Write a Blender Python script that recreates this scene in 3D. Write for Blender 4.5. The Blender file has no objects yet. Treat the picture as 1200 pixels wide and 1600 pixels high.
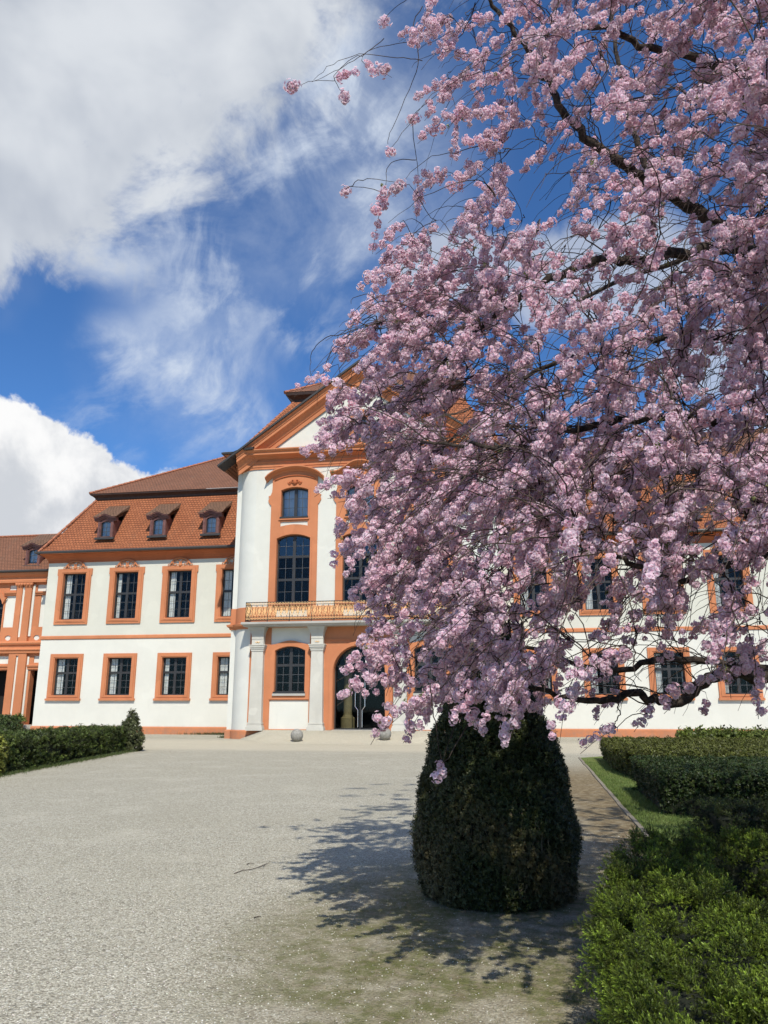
import bpy, math, random
import numpy as np
from math import radians, sin, cos, tan, pi, sqrt, atan2
from mathutils.geometry import tessellate_polygon
from mathutils import Vector
random.seed(7); RNG = np.random.default_rng(11)
SC = bpy.context.scene; COL = SC.collection

# ------------------------------------------------------------------ camera
PITCH, YAW, EYE, FPX = radians(13.95), radians(9.4), 1.65, 1200.0
cam_d = bpy.data.cameras.new('camera'); cam = bpy.data.objects.new('camera', cam_d); COL.objects.link(cam)
cam.location = (0, 0, EYE); cam.rotation_euler = (pi/2 + PITCH, 0, YAW)
cam_d.sensor_fit = 'HORIZONTAL'; cam_d.sensor_width = 36.0; cam_d.lens = 36.0*FPX/1200.0
cam_d.clip_start = 0.05; cam_d.clip_end = 3000
SC.camera = cam
FW = np.array([-sin(YAW)*cos(PITCH), cos(YAW)*cos(PITCH), sin(PITCH)])
RT = np.array([cos(YAW), sin(YAW), 0.0]); UP = np.cross(RT, FW)
def ray(px, py): return FW + RT*(px-600)/FPX - UP*(py-800)/FPX
def at_y(px, py, Y):
    d = ray(px, py); return d*(Y/d[1]) + np.array([0, 0, EYE])
def at_z(px, py, Z=0.0):
    d = ray(px, py); return d*((Z-EYE)/d[2]) + np.array([0, 0, EYE])
def project(P):
    q = np.asarray(P) - np.array([0, 0, EYE]); z = q@FW
    return 600+FPX*(q@RT)/z, 800-FPX*(q@UP)/z, z

# ------------------------------------------------------------------ sun, sky, exposure
SUN_EL, SUN_AZ = radians(48.5), radians(18)          # azimuth measured from -Y towards +X
SDIR = Vector((sin(SUN_AZ)*cos(SUN_EL), -cos(SUN_AZ)*cos(SUN_EL), sin(SUN_EL)))
sl = bpy.data.lights.new('sun', 'SUN'); sl.energy = 4.8; sl.angle = radians(0.55); sl.color = (1.0, 0.95, 0.85)
so = bpy.data.objects.new('sun', sl); COL.objects.link(so); so.location = (10, -20, 30)
so.rotation_euler = SDIR.to_track_quat('Z', 'Y').to_euler()
SC.view_settings.view_transform = 'Standard'; SC.view_settings.look = 'None'
SC.view_settings.exposure = 0.0; SC.view_settings.gamma = 1.0
SC.render.engine = 'CYCLES'
SC.cycles.max_bounces = 6; SC.cycles.diffuse_bounces = 3; SC.cycles.glossy_bounces = 3
SC.cycles.transparent_max_bounces = 8; SC.cycles.transmission_bounces = 3
SC.cycles.use_adaptive_sampling = True; SC.cycles.adaptive_threshold = 0.02
SC.cycles.caustics_reflective = False; SC.cycles.caustics_refractive = False

class NT:
    """small helper for node maths"""
    def __init__(s, tree): s.t = tree; s.n = tree.nodes; s.l = tree.links
    def put(s, sock, v):
        if hasattr(v, 'is_linked') or isinstance(v, bpy.types.NodeSocket): s.l.new(v, sock)
        elif isinstance(v, (tuple, list)) and len(v) == 3 and sock.type == 'RGBA': sock.default_value = (*v, 1)
        else: sock.default_value = v
    def m(s, op, a, b=None, c=None, clamp=False):
        n = s.n.new('ShaderNodeMath'); n.operation = op; n.use_clamp = clamp
        s.put(n.inputs[0], a)
        if b is not None: s.put(n.inputs[1], b)
        if c is not None: s.put(n.inputs[2], c)
        return n.outputs[0]
    def smooth(s, v, a, b, lo=0.0, hi=1.0):
        n = s.n.new('ShaderNodeMapRange'); n.interpolation_type = 'SMOOTHSTEP'
        s.put(n.inputs['Value'], v); s.put(n.inputs['From Min'], a); s.put(n.inputs['From Max'], b)
        s.put(n.inputs['To Min'], lo); s.put(n.inputs['To Max'], hi); return n.outputs[0]
    def mix(s, f, a, b, mode='MIX'):
        n = s.n.new('ShaderNodeMix'); n.data_type = 'RGBA'; n.blend_type = mode
        s.put(n.inputs[0], f); s.put(n.inputs[6], a); s.put(n.inputs[7], b); return n.outputs[2]
    def noise(s, vec, scale, detail=4, rough=0.55, dist=0.0, col=False):
        n = s.n.new('ShaderNodeTexNoise'); n.inputs['Scale'].default_value = scale
        n.inputs['Detail'].default_value = detail; n.inputs['Roughness'].default_value = rough
        n.inputs['Distortion'].default_value = dist
        if vec is not None: s.l.new(vec, n.inputs['Vector'])
        return n.outputs['Color' if col else 'Fac']
    def voro(s, vec, scale, out='Color', feature='F1'):
        n = s.n.new('ShaderNodeTexVoronoi'); n.feature = feature; n.inputs['Scale'].default_value = scale
        if vec is not None: s.l.new(vec, n.inputs['Vector'])
        return n.outputs[out]
    def ramp(s, f, stops):
        n = s.n.new('ShaderNodeValToRGB'); e = n.color_ramp.elements
        while len(e) < len(stops): e.new(0.5)
        for k, (p, c) in enumerate(stops): e[k].position = p; e[k].color = (*c, 1)
        s.put(n.inputs[0], f); return n.outputs[0]
    def bump(s, h, strength=0.5, dist=0.01):
        n = s.n.new('ShaderNodeBump'); n.inputs['Strength'].default_value = strength; n.inputs['Distance'].default_value = dist
        s.put(n.inputs['Height'], h); return n.outputs[0]
    def sep(s, v):
        n = s.n.new('ShaderNodeSeparateXYZ'); s.l.new(v, n.inputs[0]); return n.outputs
    def comb(s, x, y, z):
        n = s.n.new('ShaderNodeCombineXYZ')
        for k, v in enumerate((x, y, z)): s.put(n.inputs[k], v)
        return n.outputs[0]
    def scale(s, v, f):
        n = s.n.new('ShaderNodeVectorMath'); n.operation = 'MULTIPLY'; s.l.new(v, n.inputs[0]); n.inputs[1].default_value = f
        return n.outputs[0]

world = bpy.data.worlds.new('World'); SC.world = world; world.use_nodes = True
def build_sky():
    t = world.node_tree; t.nodes.clear(); N = NT(t)
    sky = t.nodes.new('ShaderNodeTexSky'); sky.sky_type = 'NISHITA'; sky.sun_disc = False
    sky.sun_elevation = SUN_EL; sky.sun_rotation = pi - SUN_AZ; sky.altitude = 500
    sky.air_density = 1.0; sky.dust_density = 0.3; sky.ozone_density = 3.0
    tc = t.nodes.new('ShaderNodeTexCoord').outputs['Generated']
    x, y, z = N.sep(tc)
    az = N.m('ARCTAN2', x, y); el = N.m('ARCSINE', z)
    def azel(px, py):
        d = ray(px, py); d = d/np.linalg.norm(d); return math.atan2(d[0], d[1]), math.asin(d[2])
    def blob(px, py, rx, ry, rot=0.0, soft=1.0):
        a0, e0 = azel(px, py); k = cos(e0)
        da = N.m('MULTIPLY', N.m('SUBTRACT', az, a0), k); de = N.m('SUBTRACT', el, e0)
        c, s_ = cos(radians(rot)), sin(radians(rot))
        u = N.m('ADD', N.m('MULTIPLY', da, c), N.m('MULTIPLY', de, s_))
        v = N.m('SUBTRACT', N.m('MULTIPLY', de, c), N.m('MULTIPLY', da, s_))
        u = N.m('DIVIDE', u, rx/FPX); v = N.m('DIVIDE', v, ry/FPX)
        r = N.m('SQRT', N.m('ADD', N.m('MULTIPLY', u, u), N.m('MULTIPLY', v, v)))
        return N.m('SUBTRACT', 1.0, r)          # 1 at the heart, 0 at the rim
    def mx(*a):
        r = a[0]
        for b in a[1:]: r = N.m('MAXIMUM', r, b)
        return r
    n1 = N.noise(tc, 5.5, 7, 0.62, 0.5); n2 = N.noise(tc, 15, 5, 0.6, 0.7); n3 = N.noise(tc, 2.2, 5, 0.55)
    nc = N.m('SUBTRACT', N.m('ADD', N.m('MULTIPLY', n1, 0.65), N.m('MULTIPLY', n2, 0.35)), 0.5)
    # tall grey-white cloud, upper left
    A = mx(blob(0, 0, 450, 330, 8), blob(-140, 230, 250, 180), blob(330, 30, 170, 170, 0), blob(20, 290, 130, 105), blob(300, -420, 800, 290))
    dA = N.smooth(N.m('ADD', A, N.m('MULTIPLY', nc, 1.7)), 0.02, 0.36)
    # thin cirrus streaks
    wv = N.n.new('ShaderNodeVectorMath'); wv.operation = 'ADD'; N.l.new(tc, wv.inputs[0])
    wn = N.scale(N.noise(tc, 4.0, 3, 0.5, 0.0, True), (0.16, 0.16, 0.16)); N.l.new(wn, wv.inputs[1]); ws = wv.outputs[0]
    sx_, sy_, sz_ = N.sep(ws)
    st = N.noise(N.comb(N.m('ADD', sx_, N.m('MULTIPLY', sz_, 0.9)), sy_, N.m('MULTIPLY', N.m('SUBTRACT', sz_, N.m('MULTIPLY', sx_, 0.7)), 2.1)), 6.5, 8, 0.60, 0.25)
    B = mx(blob(400, 310, 300, 85, -42), blob(270, 350, 130, 90, 30), blob(185, 400, 90, 45, 10), blob(180, 560, 60, 60, 0), blob(300, 570, 100, 110, -35), blob(330, 440, 90, 120, 25),
           blob(250, 660, 160, 65, 10), blob(440, 120, 160, 150, 20), blob(370, 655, 90, 60, -20), blob(470, 510, 110, 55, -35), blob(520, 230, 150, 230, 10))
    Bm = N.smooth(B, -0.35, 0.75)
    dB = N.m('MULTIPLY', Bm, N.smooth(N.m('ADD', N.m('MULTIPLY', st, 0.7), N.m('MULTIPLY', n1, 0.3)), 0.42, 0.66))
    dB = N.m('ADD', N.m('MULTIPLY', dB, 0.62), N.m('MULTIPLY', N.m('MULTIPLY', N.smooth(mx(blob(470, 220, 330, 330, -25), blob(300, 560, 190, 190)), 0.0, 0.9), N.smooth(n1, 0.2, 0.7)), 0.50))
    # bright cumulus low at the left
    C = mx(blob(40, 745, 118, 98), blob(120, 800, 110, 82), blob(-40, 780, 150, 140), blob(205, 830, 95, 85), blob(40, 860, 330, 100), blob(700, 800, 900, 70))
    D = mx(blob(930, 430, 190, 90), blob(1100, 800, 260, 160), blob(1150, 560, 130, 60), blob(700, 420, 120, 60))
    nb = N.m('SUBTRACT', N.noise(tc, 26, 5, 0.6, 0.2), 0.5)
    dC = N.smooth(N.m('ADD', N.m('ADD', C, N.m('MULTIPLY', nc, 1.2)), N.m('MULTIPLY', nb, 0.55)), 0.0, 0.13)
    dD = N.smooth(N.m('ADD', D, N.m('MULTIPLY', nc, 1.6)), 0.0, 0.4)
    # scattered clouds over the rest of the sky
    far = N.smooth(N.m('ABSOLUTE', az), 0.55, 0.9)
    dE = N.m('MULTIPLY', N.smooth(n3, 0.5, 0.68), far)
    # slightly deeper blue than the model gives, as at this altitude
    skyc = N.mix(1.0, sky.outputs[0], (0.66, 1.09, 1.54), 'MULTIPLY')
    lift = N.m('ADD', N.m('MULTIPLY', N.smooth(n1, 0.3, 0.7), 0.30), 0.68)
    shade = N.smooth(N.m('ADD', N.noise(tc, 3.6, 5, 0.55, 0.2), N.m('MULTIPLY', A, -0.10)), 0.30, 0.62)
    colA = N.mix(shade, (4.9, 5.35, 6.1), (8.4, 8.7, 9.0))
    colC = N.mix(N.smooth(N.m('ADD', N.noise(tc, 9, 6, 0.6, 0.3), N.m('MULTIPLY', C, -0.25)), 0.25, 0.55), (6.6, 6.9, 7.4), (10.3, 10.3, 10.3))
    c = N.mix(dB, skyc, (7.2, 8.0, 9.2))
    c = N.mix(N.m('MULTIPLY', dD, 0.55), c, (7.6, 8.0, 8.6))
    c = N.mix(N.m('MULTIPLY', dE, 0.85), c, (6.5, 6.9, 7.4))
    c = N.mix(N.m('MULTIPLY', dA, 0.90), c, colA)
    c = N.mix(dC, c, colC)
    bg = t.nodes.new('ShaderNodeBackground'); bg.inputs['Strength'].default_value = 0.095
    t.links.new(c, bg.inputs['Color'])
    out = t.nodes.new('ShaderNodeOutputWorld'); t.links.new(bg.outputs[0], out.inputs['Surface'])
build_sky()
world.cycles.sampling_method = 'MANUAL'; world.cycles.sample_map_resolution = 512

# ------------------------------------------------------------------ materials
MATS = {}
def material(name, fn):
    m = bpy.data.materials.new(name); m.use_nodes = True; t = m.node_tree; t.nodes.clear(); N = NT(t)
    out = t.nodes.new('ShaderNodeOutputMaterial'); sh = fn(N, t); t.links.new(sh, out.inputs['Surface'])
    MATS[name] = m; return m
def bsdf(N, col, rough=0.7, normal=None, spec=0.4, metal=0.0, **kw):
    b = N.n.new('ShaderNodeBsdfPrincipled'); N.put(b.inputs['Base Color'], col); N.put(b.inputs['Roughness'], rough)
    b.inputs['Specular IOR Level'].default_value = spec; b.inputs['Metallic'].default_value = metal
    if normal is not None: N.l.new(normal, b.inputs['Normal'])
    return b.outputs[0]
def geo(N): return N.n.new('ShaderNodeNewGeometry').outputs['Position']
def mulc(c, f): return tuple(v*f for v in c)
def plaster(c, stain=0.10, fine=0.06, grime=True):
    def f(N, t):
        p = geo(N)
        n = N.noise(p, 0.7, 6, 0.6); n2 = N.noise(p, 5, 5, 0.65); n3 = N.noise(N.scale(p, (1.6, 1.6, 0.22)), 2.2, 5, 0.6)
        col = N.mix(N.smooth(n, 0.35, 0.7), mulc(c, 1.0+stain*0.4), mulc(c, 1.0-stain))
        col = N.mix(N.m('MULTIPLY', N.smooth(n3, 0.55, 0.8), 0.5), col, mulc(c, 1-2.2*stain))
        pt = N.m('MULTIPLY', N.smooth(N.noise(p, 0.95, 2, 0.35), 0.64, 0.67), 0.5)
        col = N.mix(pt, col, mulc(c, 1.0+stain*1.5))
        col = N.mix(N.m('MULTIPLY', n2, fine*2), col, mulc(c, 0.6))
        if grime:      # splash dirt along the foot of the walls
            z = N.sep(p)[2]
            g = N.m('MULTIPLY', N.smooth(z, 0.0, 0.55, 1.0, 0.0), N.smooth(n2, 0.35, 0.65))
            col = N.mix(N.m('MULTIPLY', g, 0.45), col, (0.24, 0.20, 0.16))
        b = N.bump(N.m('ADD', N.noise(p, 38, 4, 0.6), N.m('MULTIPLY', n, 2.0)), 0.25, 0.01)
        return bsdf(N, col, 0.88, b, 0.2)
    return f
material('plaster_white', plaster((0.688, 0.675, 0.598), 0.04))
material('plaster_pale', plaster((0.619, 0.606, 0.516), 0.04))
material('plaster_cream', plaster((0.662, 0.649, 0.572), 0.05))
material('plaster_curve', plaster((0.654, 0.649, 0.585), 0.05))
material('orange', plaster((0.546, 0.211, 0.099), 0.10, 0.08))
material('orange_deep', plaster((0.430, 0.129, 0.053), 0.10, 0.08))
material('column_stone', plaster((0.568, 0.546, 0.477), 0.10, 0.10))
material('kerb_stone', plaster((0.25, 0.225, 0.175), 0.2, 0.2))
material('stone_grey', plaster((0.430, 0.413, 0.370), 0.12, 0.12))
def stone_ball(N, t):
    p = geo(N); n = N.noise(p, 14, 6, 0.7); v = N.noise(p, 60, 3, 0.6)
    c = N.mix(N.smooth(n, 0.35, 0.7), (0.23, 0.22, 0.19), (0.36, 0.34, 0.30)); c = N.mix(N.smooth(v, 0.55, 0.75), c, (0.13, 0.125, 0.11))
    return bsdf(N, c, 0.9, N.bump(N.m('ADD', n, v), 0.6, 0.01), 0.2)
material('stone_ball', stone_ball)
def tiles(c1, c2, c3, mort, w=0.19, h=0.17):
    def f(N, t):
        uv = N.n.new('ShaderNodeUVMap').outputs[0]
        br = N.n.new('ShaderNodeTexBrick'); br.offset = 0.5
        N.l.new(uv, br.inputs['Vector']); br.inputs['Scale'].default_value = 1.0
        br.inputs['Brick Width'].default_value = w; br.inputs['Row Height'].default_value = h
        br.inputs['Mortar Size'].default_value = 0.016; br.inputs['Mortar Smooth'].default_value = 0.4; br.inputs['Bias'].default_value = 0.0
        N.put(br.inputs['Color1'], c1); N.put(br.inputs['Color2'], c2); N.put(br.inputs['Mortar'], mort)
        x, y, _ = N.sep(uv)
        fr = N.m('FRACT', N.m('DIVIDE', y, h))
        n = N.noise(uv, 0.5, 5, 0.6); n2 = N.noise(uv, 11, 3, 0.6); n3 = N.noise(N.scale(uv, (1, .25, 1)), 1.7, 5, 0.65)
        c = N.mix(N.m('MULTIPLY', N.smooth(n2, 0.35, 0.7), 0.45), br.outputs['Color'], c3)
        c = N.mix(N.m('MULTIPLY', N.smooth(n, 0.45, 0.75), 0.35), c, mulc(c3, 0.62))
        c = N.mix(N.m('MULTIPLY', N.smooth(n3, 0.55, 0.75), 0.3), c, (0.17, 0.13, 0.09))
        hgt = N.m('ADD', N.m('MULTIPLY', N.m('SUBTRACT', 1.0, fr), 1.0), N.m('MULTIPLY', br.outputs['Fac'], -0.8))
        return bsdf(N, c, 0.85, N.bump(N.m('ADD', hgt, N.m('MULTIPLY', n2, .5)), 0.9, 0.035), 0.25)
    return f
material('tiles_lower', tiles((0.310, 0.107, 0.047), (0.396, 0.142, 0.062), (0.249, 0.082, 0.039), (0.073, 0.030, 0.017)))
material('tiles_upper', tiles((0.215, 0.096, 0.055), (0.275, 0.122, 0.069), (0.181, 0.086, 0.053), (0.069, 0.034, 0.022)))  # browner than the lower slope: grazing light put into the colour
material('tiles_dormer', tiles((0.181, 0.099, 0.060), (0.224, 0.120, 0.073), (0.138, 0.086, 0.056), (0.052, 0.034, 0.022)))
def plain(c, rough=0.6, spec=0.4, metal=0.0, vary=0.12, sc=6, bump=0.15):
    def f(N, t):
        p = geo(N); n = N.noise(p, sc, 5, 0.6)
        col = N.mix(N.smooth(n, 0.3, 0.7), mulc(c, 1+vary), mulc(c, 1-vary))
        return bsdf(N, col, rough, N.bump(N.noise(p, sc*5, 3), bump, 0.004), spec, metal)
    return f
material('ridge_tile', plain((0.34, 0.13, 0.07), 0.85, vary=0.3, sc=9))
material('gutter', plain((0.045, 0.042, 0.04), 0.5))
material('wood_brown', plain((0.15, 0.066, 0.056), 0.6, vary=0.25))
material('wood_dark', plain((0.05, 0.028, 0.022), 0.6, vary=0.2))
material('frame_dark', plain((0.035, 0.034, 0.034), 0.45))
material('glazing_bar', plain((0.09, 0.092, 0.095), 0.5))
material('curtain', plain((0.85, 0.85, 0.80), 0.9, vary=0.12, sc=12))
material('sky_tone_sheet', plain((0.66, 0.69, 0.74), 0.9, vary=0.15, sc=1.5))  # added sheet: pale sky reflection of the upper panes put into its colour
material('interior', plain((0.012, 0.010, 0.009), 0.9))  # near-black: the rooms' lack of light is put into the colour
material('interior_column', plain((0.20, 0.16, 0.07), 0.8))
material('iron', plain((0.025, 0.022, 0.02), 0.5, 0.5))
material('gilt', plain((0.95, 0.62, 0.30), 0.5, 0.5, 0.1, vary=0.25, sc=20))
material('chrome', plain((0.75, 0.76, 0.78), 0.22, 0.5, 0.9))
material('terracotta', plain((0.42, 0.17, 0.09), 0.85, vary=0.2))
material('bark', lambda N, t: (lambda p: bsdf(N, N.mix(N.smooth(N.noise(N.scale(p, (1, 1, 1)), 22, 6, 0.7), 0.35, 0.68), (0.022, 0.016, 0.013), (0.085, 0.066, 0.052)), 0.9,
         N.bump(N.m('ADD', N.noise(p, 45, 5, 0.7), N.noise(p, 12, 4, 0.6)), 0.9, 0.015), 0.2))(geo(N)))
material('twig_bark', lambda N, t: (lambda p: bsdf(N, N.mix(N.smooth(N.noise(p, 3.0, 3, 0.5), 0.42, 0.66), (0.032, 0.019, 0.016), (0.10, 0.075, 0.055)), 0.8, None, 0.3))(geo(N)))
def glass(boost):
    def f(N, t):
        fr = N.n.new('ShaderNodeFresnel'); fr.inputs[0].default_value = 1.5
        p = geo(N)
        b = N.bump(N.noise(p, 1.6, 2, 0.4), 0.12, 0.02)
        gl = N.n.new('ShaderNodeBsdfGlossy'); gl.inputs['Roughness'].default_value = 0.03; N.l.new(b, gl.inputs['Normal'])
        N.put(gl.inputs['Color'], (0.9, 0.95, 1.0))
        tr = N.n.new('ShaderNodeBsdfTransparent'); N.put(tr.inputs[0], (0.95, 0.97, 0.97))
        mx = N.n.new('ShaderNodeMixShader'); N.l.new(N.m('MULTIPLY', fr.outputs[0], boost, clamp=True), mx.inputs[0])
        N.l.new(tr.outputs[0], mx.inputs[1]); N.l.new(gl.outputs[0], mx.inputs[2]); return mx.outputs[0]
    return f
material('glass', glass(0.45)); material('glass_sky', glass(2.0))

def ground_mat(N, t):
    p = geo(N); x, y, z = N.sep(p)
    v1 = N.voro(p, 75, 'Color'); d1 = N.voro(p, 75, 'Distance')
    v2 = N.voro(p, 34, 'Color'); d2 = N.voro(p, 34, 'Distance')
    r1 = N.sep(v1)[0]; r2 = N.sep(v2)[1]
    c = N.ramp(r1, [(0.0, (0.226, 0.206, 0.156)), (0.22, (0.409, 0.378, 0.292)), (0.62, (0.522, 0.490, 0.384)), (0.9, (0.626, 0.593, 0.472)), (1.0, (0.748, 0.722, 0.608))])
    big = N.m('GREATER_THAN', r2, 0.80)
    c = N.mix(N.m('MULTIPLY', big, 0.65), c, N.ramp(N.sep(v2)[0], [(0.0, (0.235, 0.215, 0.160)), (0.5, (0.522, 0.499, 0.400)), (1.0, (0.713, 0.688, 0.584))]))
    crev = N.m('MULTIPLY', N.smooth(d1, 0.45, 0.75), 0.55)
    c = N.mix(crev, c, (0.148, 0.133, 0.100))
    fine = N.noise(p, 260, 2, 0.6)
    c = N.mix(N.m('MULTIPLY', N.smooth(fine, 0.40, 0.72), 0.28), c, (0.139, 0.129, 0.104))
    # large soft tone changes where it has been raked and driven over
    L = N.noise(p, 0.32, 5, 0.55, 0.3); L2 = N.noise(p, 0.85, 5, 0.6)
    c = N.mix(N.m('MULTIPLY', N.smooth(L, 0.42, 0.66), 0.25), c, (0.348, 0.323, 0.240))
    c = N.mix(N.m('MULTIPLY', N.smooth(L2, 0.5, 0.68), 0.22), c, (0.592, 0.559, 0.448))
    # pale rolled band in front of the palace
    band = N.m('MULTIPLY', N.smooth(y, 26.5, 28.5), N.smooth(y, 37.0, 33.0))
    c = N.mix(N.m('MULTIPLY', band, 0.45), c, (0.644, 0.576, 0.424))
    # worn earth strip on the right, beside the edging stones
    wob = N.m('MULTIPLY', N.m('SUBTRACT', N.noise(p, 0.9, 5, 0.65), 0.5), 1.5)
    xr = N.m('ADD', x, wob)
    dirt = N.m('MULTIPLY', N.smooth(xr, 0.1, 1.1), N.smooth(y, 25.0, 18.0))
    nd = N.noise(p, 9, 6, 0.7)
    dcol = N.mix(N.smooth(nd, 0.35, 0.65), (0.148, 0.107, 0.058), (0.278, 0.224, 0.132))
    c = N.mix(N.m('MULTIPLY', dirt, N.smooth(N.noise(p, 3.0, 5, 0.7), 0.22, 0.50, 0.35, 1.0)), c, dcol)
    # moss and earth round the topiary
    dx = N.m('SUBTRACT', x, -0.1); dy = N.m('MULTIPLY', N.m('SUBTRACT', y, 6.2), 0.62)
    r = N.m('SQRT', N.m('ADD', N.m('MULTIPLY', dx, dx), N.m('MULTIPLY', dy, dy)))
    mz = N.smooth(N.m('ADD', r, N.m('MULTIPLY', wob, 0.9)), 2.5, 1.0)
    ng = N.noise(p, 9.5, 7, 0.78); ng2 = N.noise(p, 1.8, 5, 0.6)
    earth = N.mix(N.smooth(nd, 0.35, 0.65), (0.174, 0.142, 0.084), (0.313, 0.275, 0.184))
    c = N.mix(N.m('MULTIPLY', mz, N.smooth(ng2, 0.28, 0.60, 0.45, 0.95)), c, earth)
    moss = N.m('MULTIPLY', mz, N.m('MULTIPLY', N.smooth(ng, 0.36, 0.60), N.smooth(ng2, 0.36, 0.56)))
    c = N.mix(N.m('MULTIPLY', moss, 0.85), c, (0.113, 0.125, 0.036))
    h = N.m('ADD', N.m('SUBTRACT', 1.0, d1), N.m('ADD', N.m('MULTIPLY', N.m('SUBTRACT', 1.0, d2), N.m('MULTIPLY', big, 1.6)), N.m('MULTIPLY', fine, 0.4)))
    return bsdf(N, c, 0.93, N.bump(h, 0.85, 0.009), 0.2)
material('gravel_ground', ground_mat)
def lawn_mat(N, t):
    p = geo(N); n = N.noise(p, 2.2, 6, 0.7); n2 = N.noise(p, 24, 4, 0.7)
    c = N.mix(N.smooth(n, 0.35, 0.65), (0.095, 0.145, 0.035), (0.16, 0.19, 0.06)); c = N.mix(N.m('MULTIPLY', N.smooth(n2, .5, .75), .6), c, (0.15, 0.13, 0.07))
    return bsdf(N, c, 0.95, N.bump(n2, 0.8, 0.02), 0.1)
material('lawn', lawn_mat)
def foliage(tint=(1, 1, 1), trans=0.22, rough=0.5, spec=0.35):
    def f(N, t):
        a = N.n.new('ShaderNodeAttribute'); a.attribute_name = 'Col'
        c = N.mix(1.0, a.outputs['Color'], tint, 'MULTIPLY')
        b = bsdf(N, c, rough, None, spec)
        tr = N.n.new('ShaderNodeBsdfTranslucent'); N.l.new(c, tr.inputs[0])
        mx = N.n.new('ShaderNodeMixShader'); mx.inputs[0].default_value = trans
        N.l.new(b, mx.inputs[1]); N.l.new(tr.outputs[0], mx.inputs[2]); return mx.outputs[0]
    return f
material('leaf', foliage()); material('petal', foliage(trans=0.50, rough=0.6, spec=0.15))
material('hedge_dark_core', plain((0.012, 0.016, 0.007), 0.95, vary=0.3))  # near-black, the shade inside the foliage put into the colour

# ------------------------------------------------------------------ object helpers
ORG = {}
def tag(o, label=None, cat=None, group=None, kind=None):
    if label: o['label'] = label
    if cat: o['category'] = cat
    if group: o['group'] = group
    if kind: o['kind'] = kind
    return o
def place(o, org, parent):
    ORG[o.name] = np.array(org, float)
    if parent is not None:
        o.parent = parent; o.location = Vector(ORG[o.name]-ORG[parent.name])
    else: o.location = Vector(ORG[o.name])
def empty(name, loc, label=None, cat=None, group=None):
    o = bpy.data.objects.new(name, None); COL.objects.link(o); o.empty_display_size = 0.2
    place(o, loc, None); tag(o, label, cat, group); return o
def copy_tree(o, delta, parent='same', top=True):
    c = o.copy(); COL.objects.link(c)
    if top:
        c.location = o.location + Vector(delta)
        if parent != 'same': c.parent = parent
    else: c.parent = parent
    ORG[c.name] = ORG[o.name] + np.array(delta, float)
    for ch in list(o.children): copy_tree(ch, delta, c, False)
    return c

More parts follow.
